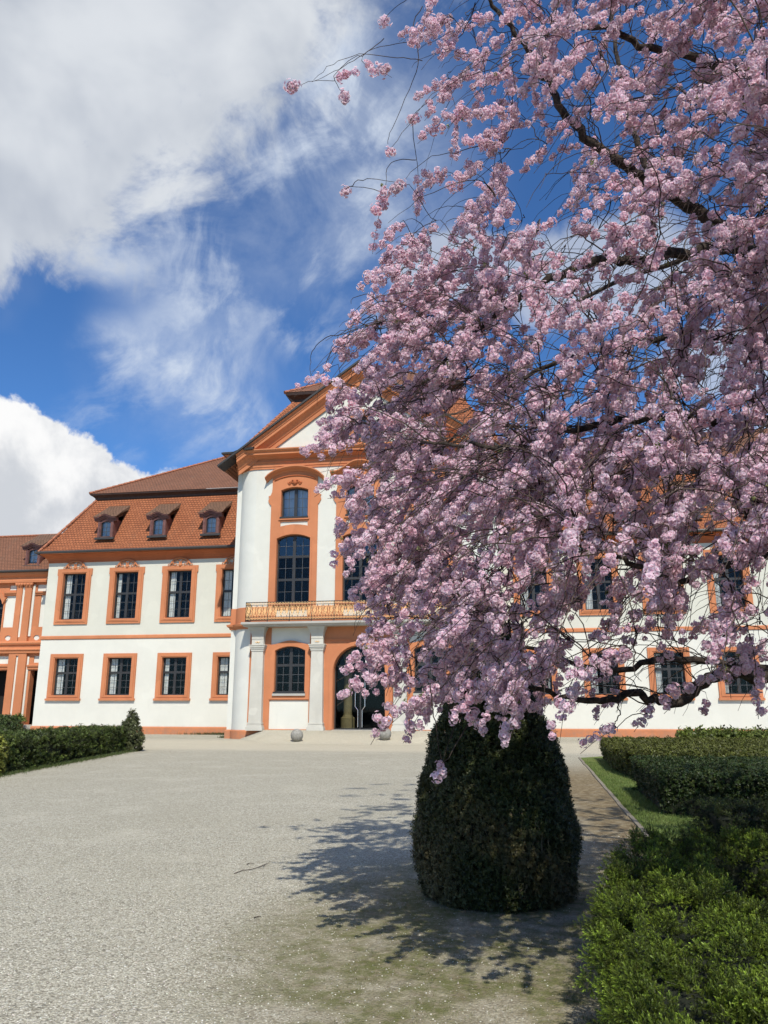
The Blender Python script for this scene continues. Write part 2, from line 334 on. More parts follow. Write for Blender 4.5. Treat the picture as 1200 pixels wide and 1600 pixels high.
class MB:
    def __init__(s): s.v = []; s.f = []; s.uv = []; s.m = []; s.cm = 0
    def add(s, vs, fs, uvs=None):
        b = len(s.v); s.v += [tuple(map(float, p)) for p in vs]
        for k, f in enumerate(fs):
            s.f.append([b+i for i in f]); s.m.append(s.cm)
            s.uv.append(uvs[k] if uvs else None)
        return s
    def box(s, x0, x1, y0, y1, z0, z1):
        x0, x1 = min(x0, x1), max(x0, x1); y0, y1 = min(y0, y1), max(y0, y1); z0, z1 = min(z0, z1), max(z0, z1)
        v = [(x, y, z) for z in (z0, z1) for y in (y0, y1) for x in (x0, x1)]
        return s.add(v, [(0, 2, 3, 1), (4, 5, 7, 6), (0, 1, 5, 4), (2, 6, 7, 3), (0, 4, 6, 2), (1, 3, 7, 5)])
    def plate(s, outer, holes, y0, y1, back=False):
        """flat plate in the XZ plane with holes; y0 is its front, y1 its back"""
        loops = [outer]+list(holes); pts = [p for lp in loops for p in lp]
        tris = tessellate_polygon([[Vector((p[0], p[1], 0)) for p in lp] for lp in loops])
        n = len(pts); vs = [(p[0], y0, p[1]) for p in pts]+[(p[0], y1, p[1]) for p in pts]
        fs = []
        for tr in tris:
            a, b, c = (pts[i] for i in tr)
            cr = (b[0]-a[0])*(c[1]-a[1])-(b[1]-a[1])*(c[0]-a[0])
            if abs(cr) < 1e-12: continue
            tr = tuple(tr) if cr > 0 else tuple(reversed(tr))
            fs.append(tr)
            if back: fs.append(tuple(n+i for i in reversed(tr)))
        k = 0
        for li, lp in enumerate(loops):
            m = len(lp); ar = sum(lp[i][0]*lp[(i+1) % m][1]-lp[(i+1) % m][0]*lp[i][1] for i in range(m))
            for i in range(m):
                a, b = k+i, k+(i+1) % m
                q = (b, a, n+a, n+b)
                if (ar > 0) == (li == 0): fs.append(q)
                else: fs.append(tuple(reversed(q)))
            k += m
        return s.add(vs, fs)
    def tube(s, pts, r, n=6, cap=True):
        P = [np.array(p, float) for p in pts]; m = len(P); rs = r if hasattr(r, '__len__') else [r]*m
        vs = []; prev = None
        for i in range(m):
            t = P[min(i+1, m-1)]-P[max(i-1, 0)]; t = t/(np.linalg.norm(t)+1e-9)
            if prev is None:
                a = np.array([0, 0, 1.]) if abs(t[2]) < .9 else np.array([1., 0, 0]); u = np.cross(t, a)
            else: u = prev-t*(prev@t)
            u = u/(np.linalg.norm(u)+1e-9); prev = u; w = np.cross(t, u)
            for k in range(n):
                an = 2*pi*k/n; vs.append(P[i]+rs[i]*(cos(an)*u+sin(an)*w))
        fs = [(i*n+k, i*n+(k+1) % n, (i+1)*n+(k+1) % n, (i+1)*n+k) for i in range(m-1) for k in range(n)]
        if cap: fs += [tuple(reversed(range(n))), tuple((m-1)*n+k for k in range(n))]
        return s.add(vs, fs)
    def lathe(s, cx, cy, prof, n=20):
        vs = []; m = len(prof)
        for r, z in prof:
            for k in range(n): vs.append((cx+r*cos(2*pi*k/n), cy+r*sin(2*pi*k/n), z))
        fs = [(i*n+k, i*n+(k+1) % n, (i+1)*n+(k+1) % n, (i+1)*n+k) for i in range(m-1) for k in range(n)]
        fs += [tuple(reversed(range(n))), tuple((m-1)*n+k for k in range(n))]
        return s.add(vs, fs)
    def sweep(s, path, prof, closed=False):
        """path: plan points, outside on the right hand; prof: (outward offset, z)"""
        P = [np.array(p, float) for p in path]; m = len(P); nr = []
        for i in range(m):
            a = P[i]-P[i-1] if i > 0 else P[1]-P[0]; b = P[i+1]-P[i] if i < m-1 else P[-1]-P[-2]
            a = a/np.linalg.norm(a); b = b/np.linalg.norm(b)
            na = np.array([a[1], -a[0]]); nb = np.array([b[1], -b[0]]); q = na+nb; q = q/np.linalg.norm(q)
            nr.append(q/max(q@na, .3))
        vs = [(P[i][0]+o*nr[i][0], P[i][1]+o*nr[i][1], z) for i in range(m) for o, z in prof]
        k = len(prof)
        fs = [(i*k+j, (i+1)*k+j, (i+1)*k+j+1, i*k+j+1) for i in range(m-1) for j in range(k-1)]
        if closed: fs += [tuple(range(k)), tuple(reversed([(m-1)*k+j for j in range(k)]))]
        return s.add(vs, fs)
    def quad_uv(s, a, b, c, d):
        """roof face a-b eave, c-d top; uv in metres"""
        A, B, C_, D = (np.array(p, float) for p in (a, b, c, d))
        u = (B-A)/np.linalg.norm(B-A); n = np.cross(B-A, D-A) if np.linalg.norm(D-A) > 1e-6 else np.cross(B-A, C_-A)
        n = n/np.linalg.norm(n); w = np.cross(n, u)
        uv = [((p-A)@u+A@u, (p-A)@w) for p in (A, B, C_, D)]
        if np.linalg.norm(C_-D) < 1e-6: return s.add([A, B, C_], [(0, 1, 2)], [uv[:3]])
        return s.add([A, B, C_, D], [(0, 1, 2, 3)], [uv])
    def build(s, name, mats, parent=None, org=None, smooth=False):
        V = np.array(s.v)
        if org is None:
            lo, hi = V.min(0), V.max(0); org = ((lo[0]+hi[0])/2, (lo[1]+hi[1])/2, lo[2])
        me = bpy.data.meshes.new(name); me.from_pydata([tuple(p) for p in V-np.array(org)], [], s.f)
        for mn in (mats if isinstance(mats, (list, tuple)) else [mats]): me.materials.append(MATS[mn])
        for pl, mi in zip(me.polygons, s.m): pl.material_index = mi; pl.use_smooth = smooth
        if any(u is not None for u in s.uv):
            ul = me.uv_layers.new(name='UVMap')
            for pl, u in zip(me.polygons, s.uv):
                if u is None: continue
                for li, q in zip(pl.loop_indices, u): ul.data[li].uv = q
        me.update()
        o = bpy.data.objects.new(name, me); COL.objects.link(o); place(o, org, parent); return o
def rect(x0, x1, z0, z1): return [(x0, z0), (x1, z0), (x1, z1), (x0, z1)]
def arched(x0, x1, z0, zs, rise, n=12, p=2.0):
    """rectangle with an arched head: springs at zs, rises by rise"""
    c = (x0+x1)/2; h = (x1-x0)/2; o = [(x0, z0), (x1, z0)]
    for k in range(n+1):
        a = pi*k/n; o.append((c+h*cos(a), zs+rise*sin(a)**(1.0)))
    return o
def seg_arch(x0, x1, z0, zs, rise, n=10):
    c = (x0+x1)/2; h = (x1-x0)/2; R = (h*h+rise*rise)/(2*rise); zc = zs+rise-R; a0 = math.asin(min(1, h/R))
    o = [(x0, z0), (x1, z0)]
    for k in range(n+1):
        a = a0-2*a0*k/n; o.append((c+R*sin(a), zc+R*cos(a)))
    return o
def seg_z(x, x0, x1, zs, rise):
    c = (x0+x1)/2; h = (x1-x0)/2; R = (h*h+rise*rise)/(2*rise); return zs+rise-R+sqrt(max(0, R*R-(x-c)**2))

def np_mesh(name, V, Q, mat, parent=None, org=(0, 0, 0), col=None, smooth=False, mat2=None, midx=None):
    me = bpy.data.meshes.new(name); n = len(V); nf = len(Q); k = Q.shape[1]
    me.vertices.add(n); me.vertices.foreach_set('co', (V-np.array(org)).astype(np.float32).ravel())
    me.loops.add(nf*k); me.loops.foreach_set('vertex_index', Q.astype(np.int32).ravel())
    me.polygons.add(nf); me.polygons.foreach_set('loop_start', np.arange(0, nf*k, k, dtype=np.int32))
    me.polygons.foreach_set('use_smooth', np.full(nf, smooth))
    me.materials.append(MATS[mat])
    if col is not None:
        a = me.color_attributes.new('Col', 'FLOAT_COLOR', 'POINT')
        a.data.foreach_set('color', np.hstack([col, np.ones((n, 1))]).astype(np.float32).ravel())
    me.update(calc_edges=True)
    o = bpy.data.objects.new(name, me); COL.objects.link(o); place(o, org, parent); return o
def frames(D, roll):
    """rotation matrices whose Z axis is D, with random roll"""
    D = D/np.linalg.norm(D, axis=1, keepdims=True)
    a = np.where(np.abs(D[:, 2:3]) < .9, np.array([[0, 0, 1.]]), np.array([[1., 0, 0]]))
    U = np.cross(a, D); U /= np.linalg.norm(U, axis=1, keepdims=True); W = np.cross(D, U)
    c, s_ = np.cos(roll)[:, None], np.sin(roll)[:, None]
    return np.stack([U*c+W*s_, -U*s_+W*c, D], axis=2)
def bake(tv, tq, P, R, S, tcol=None, icol=None):
    """repeat a template (verts tv, quads tq) at P with rotations R and scales S"""
    n = len(P); k = len(tv)
    V = np.einsum('nij,kj->nki', R, tv)*S[:, None, None]+P[:, None, :]
    Q = (tq[None]+(np.arange(n)*k)[:, None, None]).reshape(-1, tq.shape[1])
    C = None
    if icol is not None:
        C = (icol[:, None, :]*(tcol[None] if tcol is not None else 1.0)*np.ones((n, k, 3))).reshape(-1, 3)
    return V.reshape(-1, 3), Q, C

# ------------------------------------------------------------------ the ground
def build_ground():
    m = MB(); m.add([(-250, -120, 0), (250, -120, 0), (250, 300, 0), (-250, 300, 0)], [(0, 1, 2, 3)])
    tag(m.build('gravel_ground', 'gravel_ground', org=(0, 0, 0)), kind='structure')
    m = MB()       # lawn right of the edging stones
    e = [(1.50, 6.6), (1.60, 11.5), (1.72, 17.0), (1.88, 25.4)]
    pts = e+[(2.6, 26.2), (14, 26.4), (14, 6.0)]
    m.add([(x, y, 0.006) for x, y in pts], [tuple(reversed(range(len(pts))))])
    tag(m.build('lawn', 'lawn', org=(0, 0, 0)), kind='structure')
    m = MB()
    yy = 6.8
    while yy < 25.3:
        L = random.uniform(.75, 1.05)
        def xe(y): return np.interp(y, [6.6, 11.5, 17, 25.4], [1.50, 1.60, 1.72, 1.88])
        a, b = yy, min(yy+L-.012, 25.4); h = .022+random.uniform(-.008, .008); j = random.uniform(-.012, .012)
        m.add([(xe(a)-.035+j, a, -.02), (xe(a)+.035+j, a, -.02), (xe(b)+.035+j, b, -.02), (xe(b)-.035+j, b, -.02),
               (xe(a)-.03+j, a, h), (xe(a)+.03+j, a, h), (xe(b)+.03+j, b, h), (xe(b)-.03+j, b, h)],
              [(4, 5, 6, 7), (0, 1, 5, 4), (1, 2, 6, 5), (2, 3, 7, 6), (3, 0, 4, 7)])
        yy += L
    tag(m.build('kerb', 'kerb_stone', org=(1.6, 16, 0)), kind='structure')
    # low paved ramp rising to the entrance
    m = MB(); cx = -7.1; rows = [(-5.2, -2.6, 5.2, 0.0)]
    prof = [(31.6, .004, 2.0), (32.4, .06, 2.35), (33.4, .2, 2.9), (34.4, .33, 3.6), (35.3, .415, 4.3), (35.83, .43, 4.6)]
    vs = []
    for y, z, hw in prof:
        vs += [(cx-hw-(1.1), y, 0.003), (cx-hw, y, z), (cx+hw, y, z), (cx+hw+1.1, y, 0.003)]
    fs = []
    for i in range(len(prof)-1):
        for k in range(3): a = i*4+k; fs.append((a, a+1, a+5, a+4))
    m.add(vs, fs)
    tag(m.build('entrance_ramp', 'gravel_ground', org=(cx, 33.5, 0)), kind='structure')
build_ground()

# ------------------------------------------------------------------ the palace
YW, YP, CX = 40.6, 35.8, -7.1         # wing front, pavilion front, pavilion axis
palace = empty('palace', (CX, YW, 0), 'white and orange baroque palace with gabled central pavilion and red tiled mansard roofs', 'palace')
ROOM = MB()

def casement(m, x0, x1, z0, z1, y, rows, cols=2, mull=True, trans=None, fw=.06, head=None, bar=.009, bars=None):
    """dark frame plate with one hole per light; thin glazing bars collected in bars"""
    cw = .075; holes = []
    xs = [x0+fw, (x0+x1)/2-cw, (x0+x1)/2+cw, x1-fw] if mull else [x0+fw, x1-fw]
    zs = [z0+fw]
    for tz in (trans or []): zs += [tz-.06, tz+.06]
    zs += [z1-fw]
    for i in range(0, len(xs), 2):
        for j in range(0, len(zs), 2):
            a, b, c, d = xs[i], xs[i+1], zs[j], zs[j+1]
            if head and j == len(zs)-2:
                zs_, rise = head
                n = 6; h = [(a, c), (b, c)]
                for k in range(n+1):
                    xx = b+(a-b)*k/n; h.append((xx, seg_z(xx, x0, x1, zs_, rise)-fw))
                holes.append(h)
            else: holes.append(rect(a, b, c, d))
            if bars is not None:
                nr = rows[j//2] if isinstance(rows, (list, tuple)) else rows
                for q in range(1, cols): xx = a+(b-a)*q/cols; bars.box(xx-bar, xx+bar, y+.012, y+.03, c, (d if not (head and j == len(zs)-2) else seg_z(xx, x0, x1, *head)-fw))
                for q in range(1, nr): zz = c+(d-c)*q/nr; bars.box(a, b, y+.014, y+.032, zz-bar, zz+bar)
    outer = seg_arch(x0, x1, z0, head[0], head[1]) if head else rect(x0, x1, z0, z1)
    m.plate(outer, holes, y, y+.07)

def curtain_mesh(x0, x1, z0, z1, y):
    m = MB(); n = 14; vs = []
    for i in range(n+1):
        x = x0+(x1-x0)*i/n; d = .035*sin(i*1.9)+random.uniform(-.01, .01)
        vs += [(x+random.uniform(-.01, .01), y+d, z0), (x, y+d*.6, z1)]
    m.add(vs, [(2*i, 2*i+2, 2*i+3, 2*i+1) for i in range(n)]); return m

def rocaille(m, cx, z, y):
    """stucco shell scrolls above a window"""
    m.tube([(cx-.56*cos(pi*k/16), y-.03, z+.02+.40*sin(pi*k/16)**.8) for k in range(17)], .042, 5)
    for sx in (-1, 1):
        for (r, ox, oz, a0, a1, t) in ((.12, .50, .06, -60, 250, .03), (.17, .17, .15, 10, 300, .032), (.10, .36, .20, -120, 120, .026), (.09, .30, .03, 0, 330, .024), (.08, .66, .03, -90, 160, .022)):
            m.tube([(cx+sx*(ox+r*(1-.4*k/11)*cos(radians(a0+(a1-a0)*k/11))), y-.03, z+oz+r*(1-.4*k/11)*sin(radians(a0+(a1-a0)*k/11))) for k in range(12)], [t*(.6+.5*sin(pi*k/11)) for k in range(12)], 5)
    for k in range(5):
        a = radians(50+80*k/4); m.tube([(cx+.03*cos(a), y-.03, z-.08), (cx+.14*cos(a), y-.05, z-.04+.16*sin(a))], [.02, .03], 5)

def wing_window(x, upper):
    """a window: dark wooden frame with surround, pane, curtains"""
    hw = .71
    z0, z1 = (6.27, 8.93) if upper else (2.06, 4.09)
    tz = 7.72 if upper else 3.28
    y = YW+.16; fr = MB(); bars = MB()
    casement(fr, x-hw, x+hw, z0, z1, y, (3, 2) if upper else (3, 2), 2, True, [tz], bars=bars)
    fr.box(x-hw+.03, x+hw-.03, y-.03, y, z0, z0+.05)
    w = fr.build('window', 'frame_dark', palace, org=(x, YW, z0))
    bars.build('glazing_bars', 'glazing_bar', w)
    s = MB()
    ho = rect(x-hw, x+hw, z0, z1)
    if upper:
        o = [(x-1.03, 5.99), (x+1.03, 5.99), (x+1.03, 8.82), (x+1.08, 8.82), (x+1.08, 9.2), (x-1.08, 9.2), (x-1.08, 8.82), (x-1.03, 8.82)]
        s.plate(o, [ho], YW-.07, YW+.2)
        s.plate(rect(x-.93, x+.93, 6.11, 9.09), [rect(x-hw-.06, x+hw+.06, z0-.05, z1+.05)], YW-.095, YW-.06)
        s.box(x-.82, x+.82, YW-.11, YW+.02, 6.17, 6.25)
    else:
        s.plate(rect(x-1.0, x+1.0, 1.86, 4.33), [ho], YW-.07, YW+.2)
        s.plate(rect(x-.9, x+.9, 1.95, 4.23), [rect(x-hw-.06, x+hw+.06, z0-.05, z1+.05)], YW-.095, YW-.06)
        s.box(x-1.05, x+1.05, YW-.14, YW+.02, 1.77, 1.88)
    s.build('surround', 'orange', w)
    if upper:
        r = MB(); rocaille(r, x, 9.22, YW-.04); r.build('stucco_ornament', 'orange', w, smooth=True)
    g = MB(); g.plate(rect(x-hw+.03, x+hw-.03, z0+.03, z1-.03), [], y+.035, y+.04); g.build('pane', 'glass', w)
    curtain_mesh(x-hw+.05, x-hw+.42, z0, z1, y+.13).build('curtain', 'curtain', w)
    if not upper:
        curtain_mesh(x+hw-.16, x+hw-.02, z0, z0+1.2, y+.16).build('curtain', 'curtain', w)
    return w
XL = [-24.87, -21.64, -18.42, -15.2]; XR = [1.18, 4.47, 7.62, 10.83, 14.05]
for up in (True, False):
    w0 = wing_window(XL[0], up)
    for x in XL[1:]+XR: copy_tree(w0, (x-XL[0], 0, 0))

def win_hole(x, upper):
    return rect(x-.8, x+.8, 6.18, 9.02) if upper else rect(x-.8, x+.8, 1.97, 4.18)
WY1 = YW+.45
for nm, x0, x1, xs in (('left', -26.6, -13.6, XL), ('right', -.6, 17.5, XR)):
    m = MB(); m.plate(rect(x0, x1, .38, 5.16), [win_hole(x, False) for x in xs], YW, WY1)
    if nm == 'left': m.add([(x0, YW, .38), (x0, YW, 5.16), (x0, YW+15, 5.16), (x0, YW+15, .38)], [(0, 1, 2, 3)])
    m.build('ground_floor_wall', 'plaster_white', palace)
    m = MB(); m.plate(rect(x0, x1, 5.33, 9.62), [win_hole(x, True) for x in xs], YW, WY1)
    if nm == 'left': m.add([(x0, YW, 5.33), (x0, YW, 9.62), (x0, YW+15, 9.62), (x0, YW+15, 5.33)], [(0, 1, 2, 3)])
    m.build('upper_floor_wall', 'plaster_pale', palace)
    path = [(x0, YW+15), (x0, YW), (x1, YW)] if nm == 'left' else [(x0, YW), (x1, YW)]
    m = MB(); m.sweep(path, [(0, -.05), (.06, -.05), (.06, .34), (.03, .40), (-.02, .40)]); m.build('plinth', 'orange', palace)
    m = MB(); m.sweep(path, [(-.02, 5.14), (.03, 5.14), (.06, 5.17), (.06, 5.31), (.03, 5.35), (-.02, 5.35)]); m.build('string_course', 'orange', palace)
    m = MB(); m.sweep(path, [(-.02, 9.57), (.04, 9.57), (.04, 9.70), (.07, 9.72), (.10, 9.80), (.13, 9.84), (.16, 9.86), (.24, 9.93), (.34, 9.99), (.40, 10.01), (.40, 10.12), (-.02, 10.14)])
    m.build('eaves_cornice', 'orange_deep', palace)
    g = MB(); gy = YW-.55; gz = 10.12
    pts = ([(x0-.55, YW+15, gz)] if nm == 'left' else [])+[((x0-.55) if nm == 'left' else x0, gy, gz), (x1, gy, gz)]
    g.tube(pts, .085, 8); g.build('gutter', 'gutter', palace)
for o_ in palace.children:            # no two curtains are drawn alike
    if o_.name.startswith('window'):
        for c_ in o_.children:
            if c_.name.startswith('curtain'): f_ = random.uniform(.5, 1.15); c_.scale.x = f_; c_.location.x -= .16*(1-f_)*(1 if c_.location.x < 0 else -1)
for x0, x1, xs in ((-26.3, -14.3, XL), (.1, 17, XR)):      # rooms painted near-black for the dark behind the windows
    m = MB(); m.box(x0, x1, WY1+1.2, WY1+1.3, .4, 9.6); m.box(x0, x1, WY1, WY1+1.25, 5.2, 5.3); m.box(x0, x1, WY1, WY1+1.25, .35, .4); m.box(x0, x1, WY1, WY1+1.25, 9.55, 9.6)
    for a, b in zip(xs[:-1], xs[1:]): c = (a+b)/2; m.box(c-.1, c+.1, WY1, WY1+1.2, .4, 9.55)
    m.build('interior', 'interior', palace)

# wing roofs
def wing_roof(x0, x1, hipL):
    ey, ez = YW-.47, 10.16; d, bz = 2.2, 13.85
    m = MB()
    if hipL:
        xe = x0-.5
        # bell-cast foot, then the steep slope
        A = [(xe, ey, ez), (x1, ey, ez), (x1, ey+.4, ez+.45), (xe+.4, ey+.4, ez+.45)]; m.quad_uv(*A)
        m.quad_uv((xe+.4, ey+.4, ez+.45), (x1, ey+.4, ez+.45), (x1, ey+d, bz), (xe+d, ey+d, bz))
        m.quad_uv((xe, ey+16, ez), (xe, ey, ez), (xe+.4, ey+.4, ez+.45), (xe+.4, ey+15.6, ez+.45))
        m.quad_uv((xe+.4, ey+15.6, ez+.45), (xe+.4, ey+.4, ez+.45), (xe+d, ey+d, bz), (xe+d, ey+16-d, bz))
    else:
        m.quad_uv((x0, ey, ez), (x1, ey, ez), (x1, ey+.4, ez+.45), (x0, ey+.4, ez+.45))
        m.quad_uv((x0, ey+.4, ez+.45), (x1, ey+.4, ez+.45), (x1, ey+d, bz), (x0, ey+d, bz))
    lo = m.build('lower_roof', 'tiles_lower', palace)
    m = MB()
    bx = (x0-.5+d) if hipL else x0
    path = [(bx, ey+16-d), (bx, ey+d), (x1, ey+d)] if hipL else [(x0, ey+d), (x1, ey+d)]
    m.sweep(path, [(-.05, bz-.12), (.10, bz-.10), (.13, bz+.02), (.22, bz+.10), (.34, bz+.16), (.36, bz+.24), (-.1, bz+.27)])
    m.build('roof_break_moulding', 'wood_dark', palace)
    m = MB(); uz = bz+.25; o = .38; r = 5.9; rz = 18.15
    if hipL:
        ax, ay = bx-o, ey+d-o
        m.quad_uv((ax, ay, uz), (x1, ay, uz), (x1, ay+r+o, rz), (ax+r+o, ay+r+o, rz))
        m.quad_uv((ax, ey+16-d+o, uz), (ax, ay, uz), (ax+r+o, ay+r+o, rz), (ax+r+o, ay+r+o, rz))
    else: m.quad_uv((x0, ey+d-o, uz), (x1, ey+d-o, uz), (x1, ey+d+r, rz), (x0, ey+d+r, rz))
    up = m.build('upper_roof', 'tiles_upper', palace)
    if hipL:
        rt = MB()
        def ridge(a, b, nn):
            a = np.array(a); b = np.array(b)
            for k in range(nn):
                p = a+(b-a)*k/nn; q = a+(b-a)*(k+1.08)/nn; rt.tube([p, q], [.10, .075], 6)
        ridge((xe+.02, ey+.02, ez+.02), (xe+d, ey+d, bz), 13); ridge((ax, ay, uz+.03), (ax+r+o, ay+r+o, rz+.03), 26); ridge((ax+r+o, ay+r+o, rz+.03), (x1, ay+r+o, rz+.03), 18)
        rt.build('ridge_tiles', 'ridge_tile', palace)
wing_roof(-26.6, -12.4, True); wing_roof(-1.8, 20, False)

def dormer(x, y, z, parent, slope=1.66):
    """brown timber dormer with curved hood and shed roof"""
    m = MB(); hw = .5; H = 1.22
    hole = seg_arch(x-.29, x+.29, z+.12, z+.93, .12)
    m.plate(rect(x-hw, x+hw, z, z+H), [hole], y, y+.12)
    for sx in (-1, 1):
        m.add([(x+sx*hw, y+.12, z), (x+sx*hw, y+.12, z+H), (x+sx*hw, y+1.3, z+H+.5), (x+sx*hw, y+1.3, z+.9)], [(0, 1, 2, 3)])
        m.box(x+sx*.33-.02, x+sx*.33+.02, y-.03, y, z+.1, z+1.0)
        m.box(x+sx*.42-.06, x+sx*.42+.06, y-.05, y, z+.06, z+1.06)
    # hood: a moulded band that arches over the window
    N_ = 12; xs = [x-.68+1.36*k/N_ for k in range(N_+1)]
    def hz(xx):
        t = abs(xx-x)/.68; return z+1.12+.085*cos(min(t*1.35, 1)*pi)
    for (dy, z_lo, z_hi) in ((-.10, 0, .08), (-.17, .08, .16), (-.24, .16, .22)):
        vs = []
        for xx in xs: b = hz(xx); vs += [(xx, y+dy, b+z_lo), (xx, y+dy, b+z_hi), (xx, y+.1, b+z_lo), (xx, y+.1, b+z_hi)]
        fs = []
        for k in range(N_):
            a = 4*k; fs += [(a, a+4, a+5, a+1), (a+2, a+3, a+7, a+6), (a, a+2, a+6, a+4)]
        fs += [(0, 1, 3, 2), (4*N_, 4*N_+2, 4*N_+3, 4*N_+1)]
        m.add(vs, fs)
    d = m.build('dormer', 'wood_brown', parent, org=(x, y, z))
    s = MB(); s.box(x-.6, x+.6, y-.12, y+.02, z-.06, z+.06); s.build('sill', 'gutter', d)
    f = MB(); bb = MB(); casement(f, x-.28, x+.28, z+.13, z+1.0, y+.05, 3, 2, False, None, .03, (z+.93, .115), bars=bb); w_ = f.build('window_frame', 'frame_dark', d)
    bb.build('glazing_bars', 'glazing_bar', d)
    g = MB(); g.plate(rect(x-.28, x+.28, z+.13, z+1.02), [], y+.09, y+.095); g.build('pane', 'glass_sky', d)
    c = curtain_mesh(x-.27, x+.27, z+.13, z+1.05, y+.2); c.build('curtain', 'sky_tone_sheet', d)  # added pale sheet giving the pane a sky tone
    r = MB(); top_y = y+1.42; top_z = z+2.32
    vs = []; uvs = []
    N2 = 12
    for k in range(N2+1):
        t = k/N2; xx = x-.74+1.48*t; xt = x-.68+1.36*t
        vs += [(xx, y-.27, hz(min(max(xx, x-.68), x+.68))+.225), (xt, y+.45, z+1.72+.04*sin(pi*t)), (xt, top_y, top_z)]
    fs = []; uvs = []
    for k in range(N2):
        a = 3*k
        for j in (0, 1):
            fs.append((a+j, a+3+j, a+4+j, a+1+j)); u0, u1 = 1.4*k/N2, 1.4*(k+1)/N2; v0 = j*.85; v1 = v0+.85
            uvs.append([(u0, v0), (u1, v0), (u1, v1), (u0, v1)])
    r.add(vs, fs, uvs)
    for e in (0, 3*N2):       # verge thickness
        a, b, c2 = vs[e], vs[e+1], vs[e+2]
        r.add([a, b, c2, (c2[0], c2[1], c2[2]-.25), (b[0], b[1], b[2]-.1), (a[0], a[1], a[2]-.05)], [(0, 1, 4, 5), (1, 2, 3, 4)])
        sx = -1 if e == 0 else 1; xw = x+sx*.5
        r.add([(xw, y+.1, z+1.2), (xw, y+.45, z+1.70), (xw, top_y, top_z-.02), (xw, y+.9, z+1.2)], [(0, 1, 2, 3)])
    r.build('dormer_roof', 'tiles_dormer', d)
    return d
d0 = dormer(-23.2, 40.55, 10.93, palace)
for x in (-19.95, -16.72, 2.9, 6.1, 9.3, 12.5): copy_tree(d0, (x+23.2, 0, 0))

# ---------------- pavilion
R_ = 1.55; XF0, XF1 = -12.45, -1.75
def plan(steps=14, yb=47.0, phi=radians(60), R=1.1, strip=.24):
    xe, ye = XF0-R*sin(phi), YP+R*(1-cos(phi)); L = [(xe-strip, yb), (xe-strip, ye), (xe-.002, ye)]
    for k in range(steps+1):
        a = phi*(1-k/steps); L.append((XF0-R*sin(a), YP+R*(1-cos(a))))
    Rr = [(2*CX-x, y) for x, y in reversed(L)]
    return L+Rr
PL = plan(); PL_L = PL[:18]; PL_R = PL[18:]
wA = [CX-3.33, CX, CX+3.33]
def tall_hole(x, g=.0): return seg_arch(x-.845-g, x+.845+g, 6.30-g, 9.5+g*.6, .2+g*.2)
def attic_hole(x, g=.0): return seg_arch(x-.69-g, x+.69+g, 10.57-g, 11.96+g*.6, .15+g*.2)
def low_hole(x, g=.0): return seg_arch(x-.735-g, x+.735+g, 2.12-g, 4.05+g*.5, .2+g*.2)
door_hole = [(CX-1.22, .43), (CX+1.22, .43)]+[(CX+1.22*cos(pi*k/20), 3.03+1.22*sin(pi*k/20)) for k in range(21)]
m = MB()
m.plate(rect(XF0, XF1, 5.33, 13.2), [tall_hole(x, .08) for x in wA]+[attic_hole(x, .08) for x in wA], YP, YP+.5)
m.build('upper_front_wall', 'plaster_cream', palace)
m = MB(); dh = [(CX-1.32, .2), (CX+1.32, .2)]+[(CX+1.32*cos(pi*k/20), 3.03+1.32*sin(pi*k/20)) for k in range(21)]
m.plate(rect(XF0, XF1, 0, 5.33), [low_hole(wA[0], .08), low_hole(wA[2], .08), dh], YP, YP+.5)
m.build('lower_front_wall', 'plaster_white', palace)
for P_, cap in ((PL_L, 'l'), (PL_R, 'r')):
    m = MB(); m.sweep(P_, [(0, .38), (0, 5.2)]); m.build('curved_wall', 'plaster_curve', palace)
    m = MB(); m.sweep(P_, [(0, 6.16), (0, 13.2)]); m.build('curved_wall', 'plaster_curve', palace)
    m = MB(); m.sweep(P_, [(0, -.02), (.07, -.02), (.07, .36), (.04, .41), (-.02, .41)]); m.build('plinth', 'orange', palace)
    m = MB(); m.sweep(P_, [(-.02, 5.12), (.06, 5.12), (.08, 5.20), (.17, 5.27), (.19, 5.36), (.04, 5.40), (.03, 6.14), (-.02, 6.17)]); m.build('string_course', 'orange', palace)
# entablature and main cornice, run round the curve and across the front
ent = [(-.02, 13.13), (.05, 13.13), (.05, 13.22), (.08, 13.24), (.08, 13.44), (.12, 13.47), (.12, 13.50), (.05, 13.52), (.05, 13.62), (.12, 13.66), (.2, 13.72), (.34, 13.76), (.46, 13.78), (.46, 13.90), (.52, 13.92), (.58, 13.99), (.58, 14.05), (-.02, 14.08)]
m = MB(); m.sweep(PL, ent); m.build('entablature', 'orange', palace)
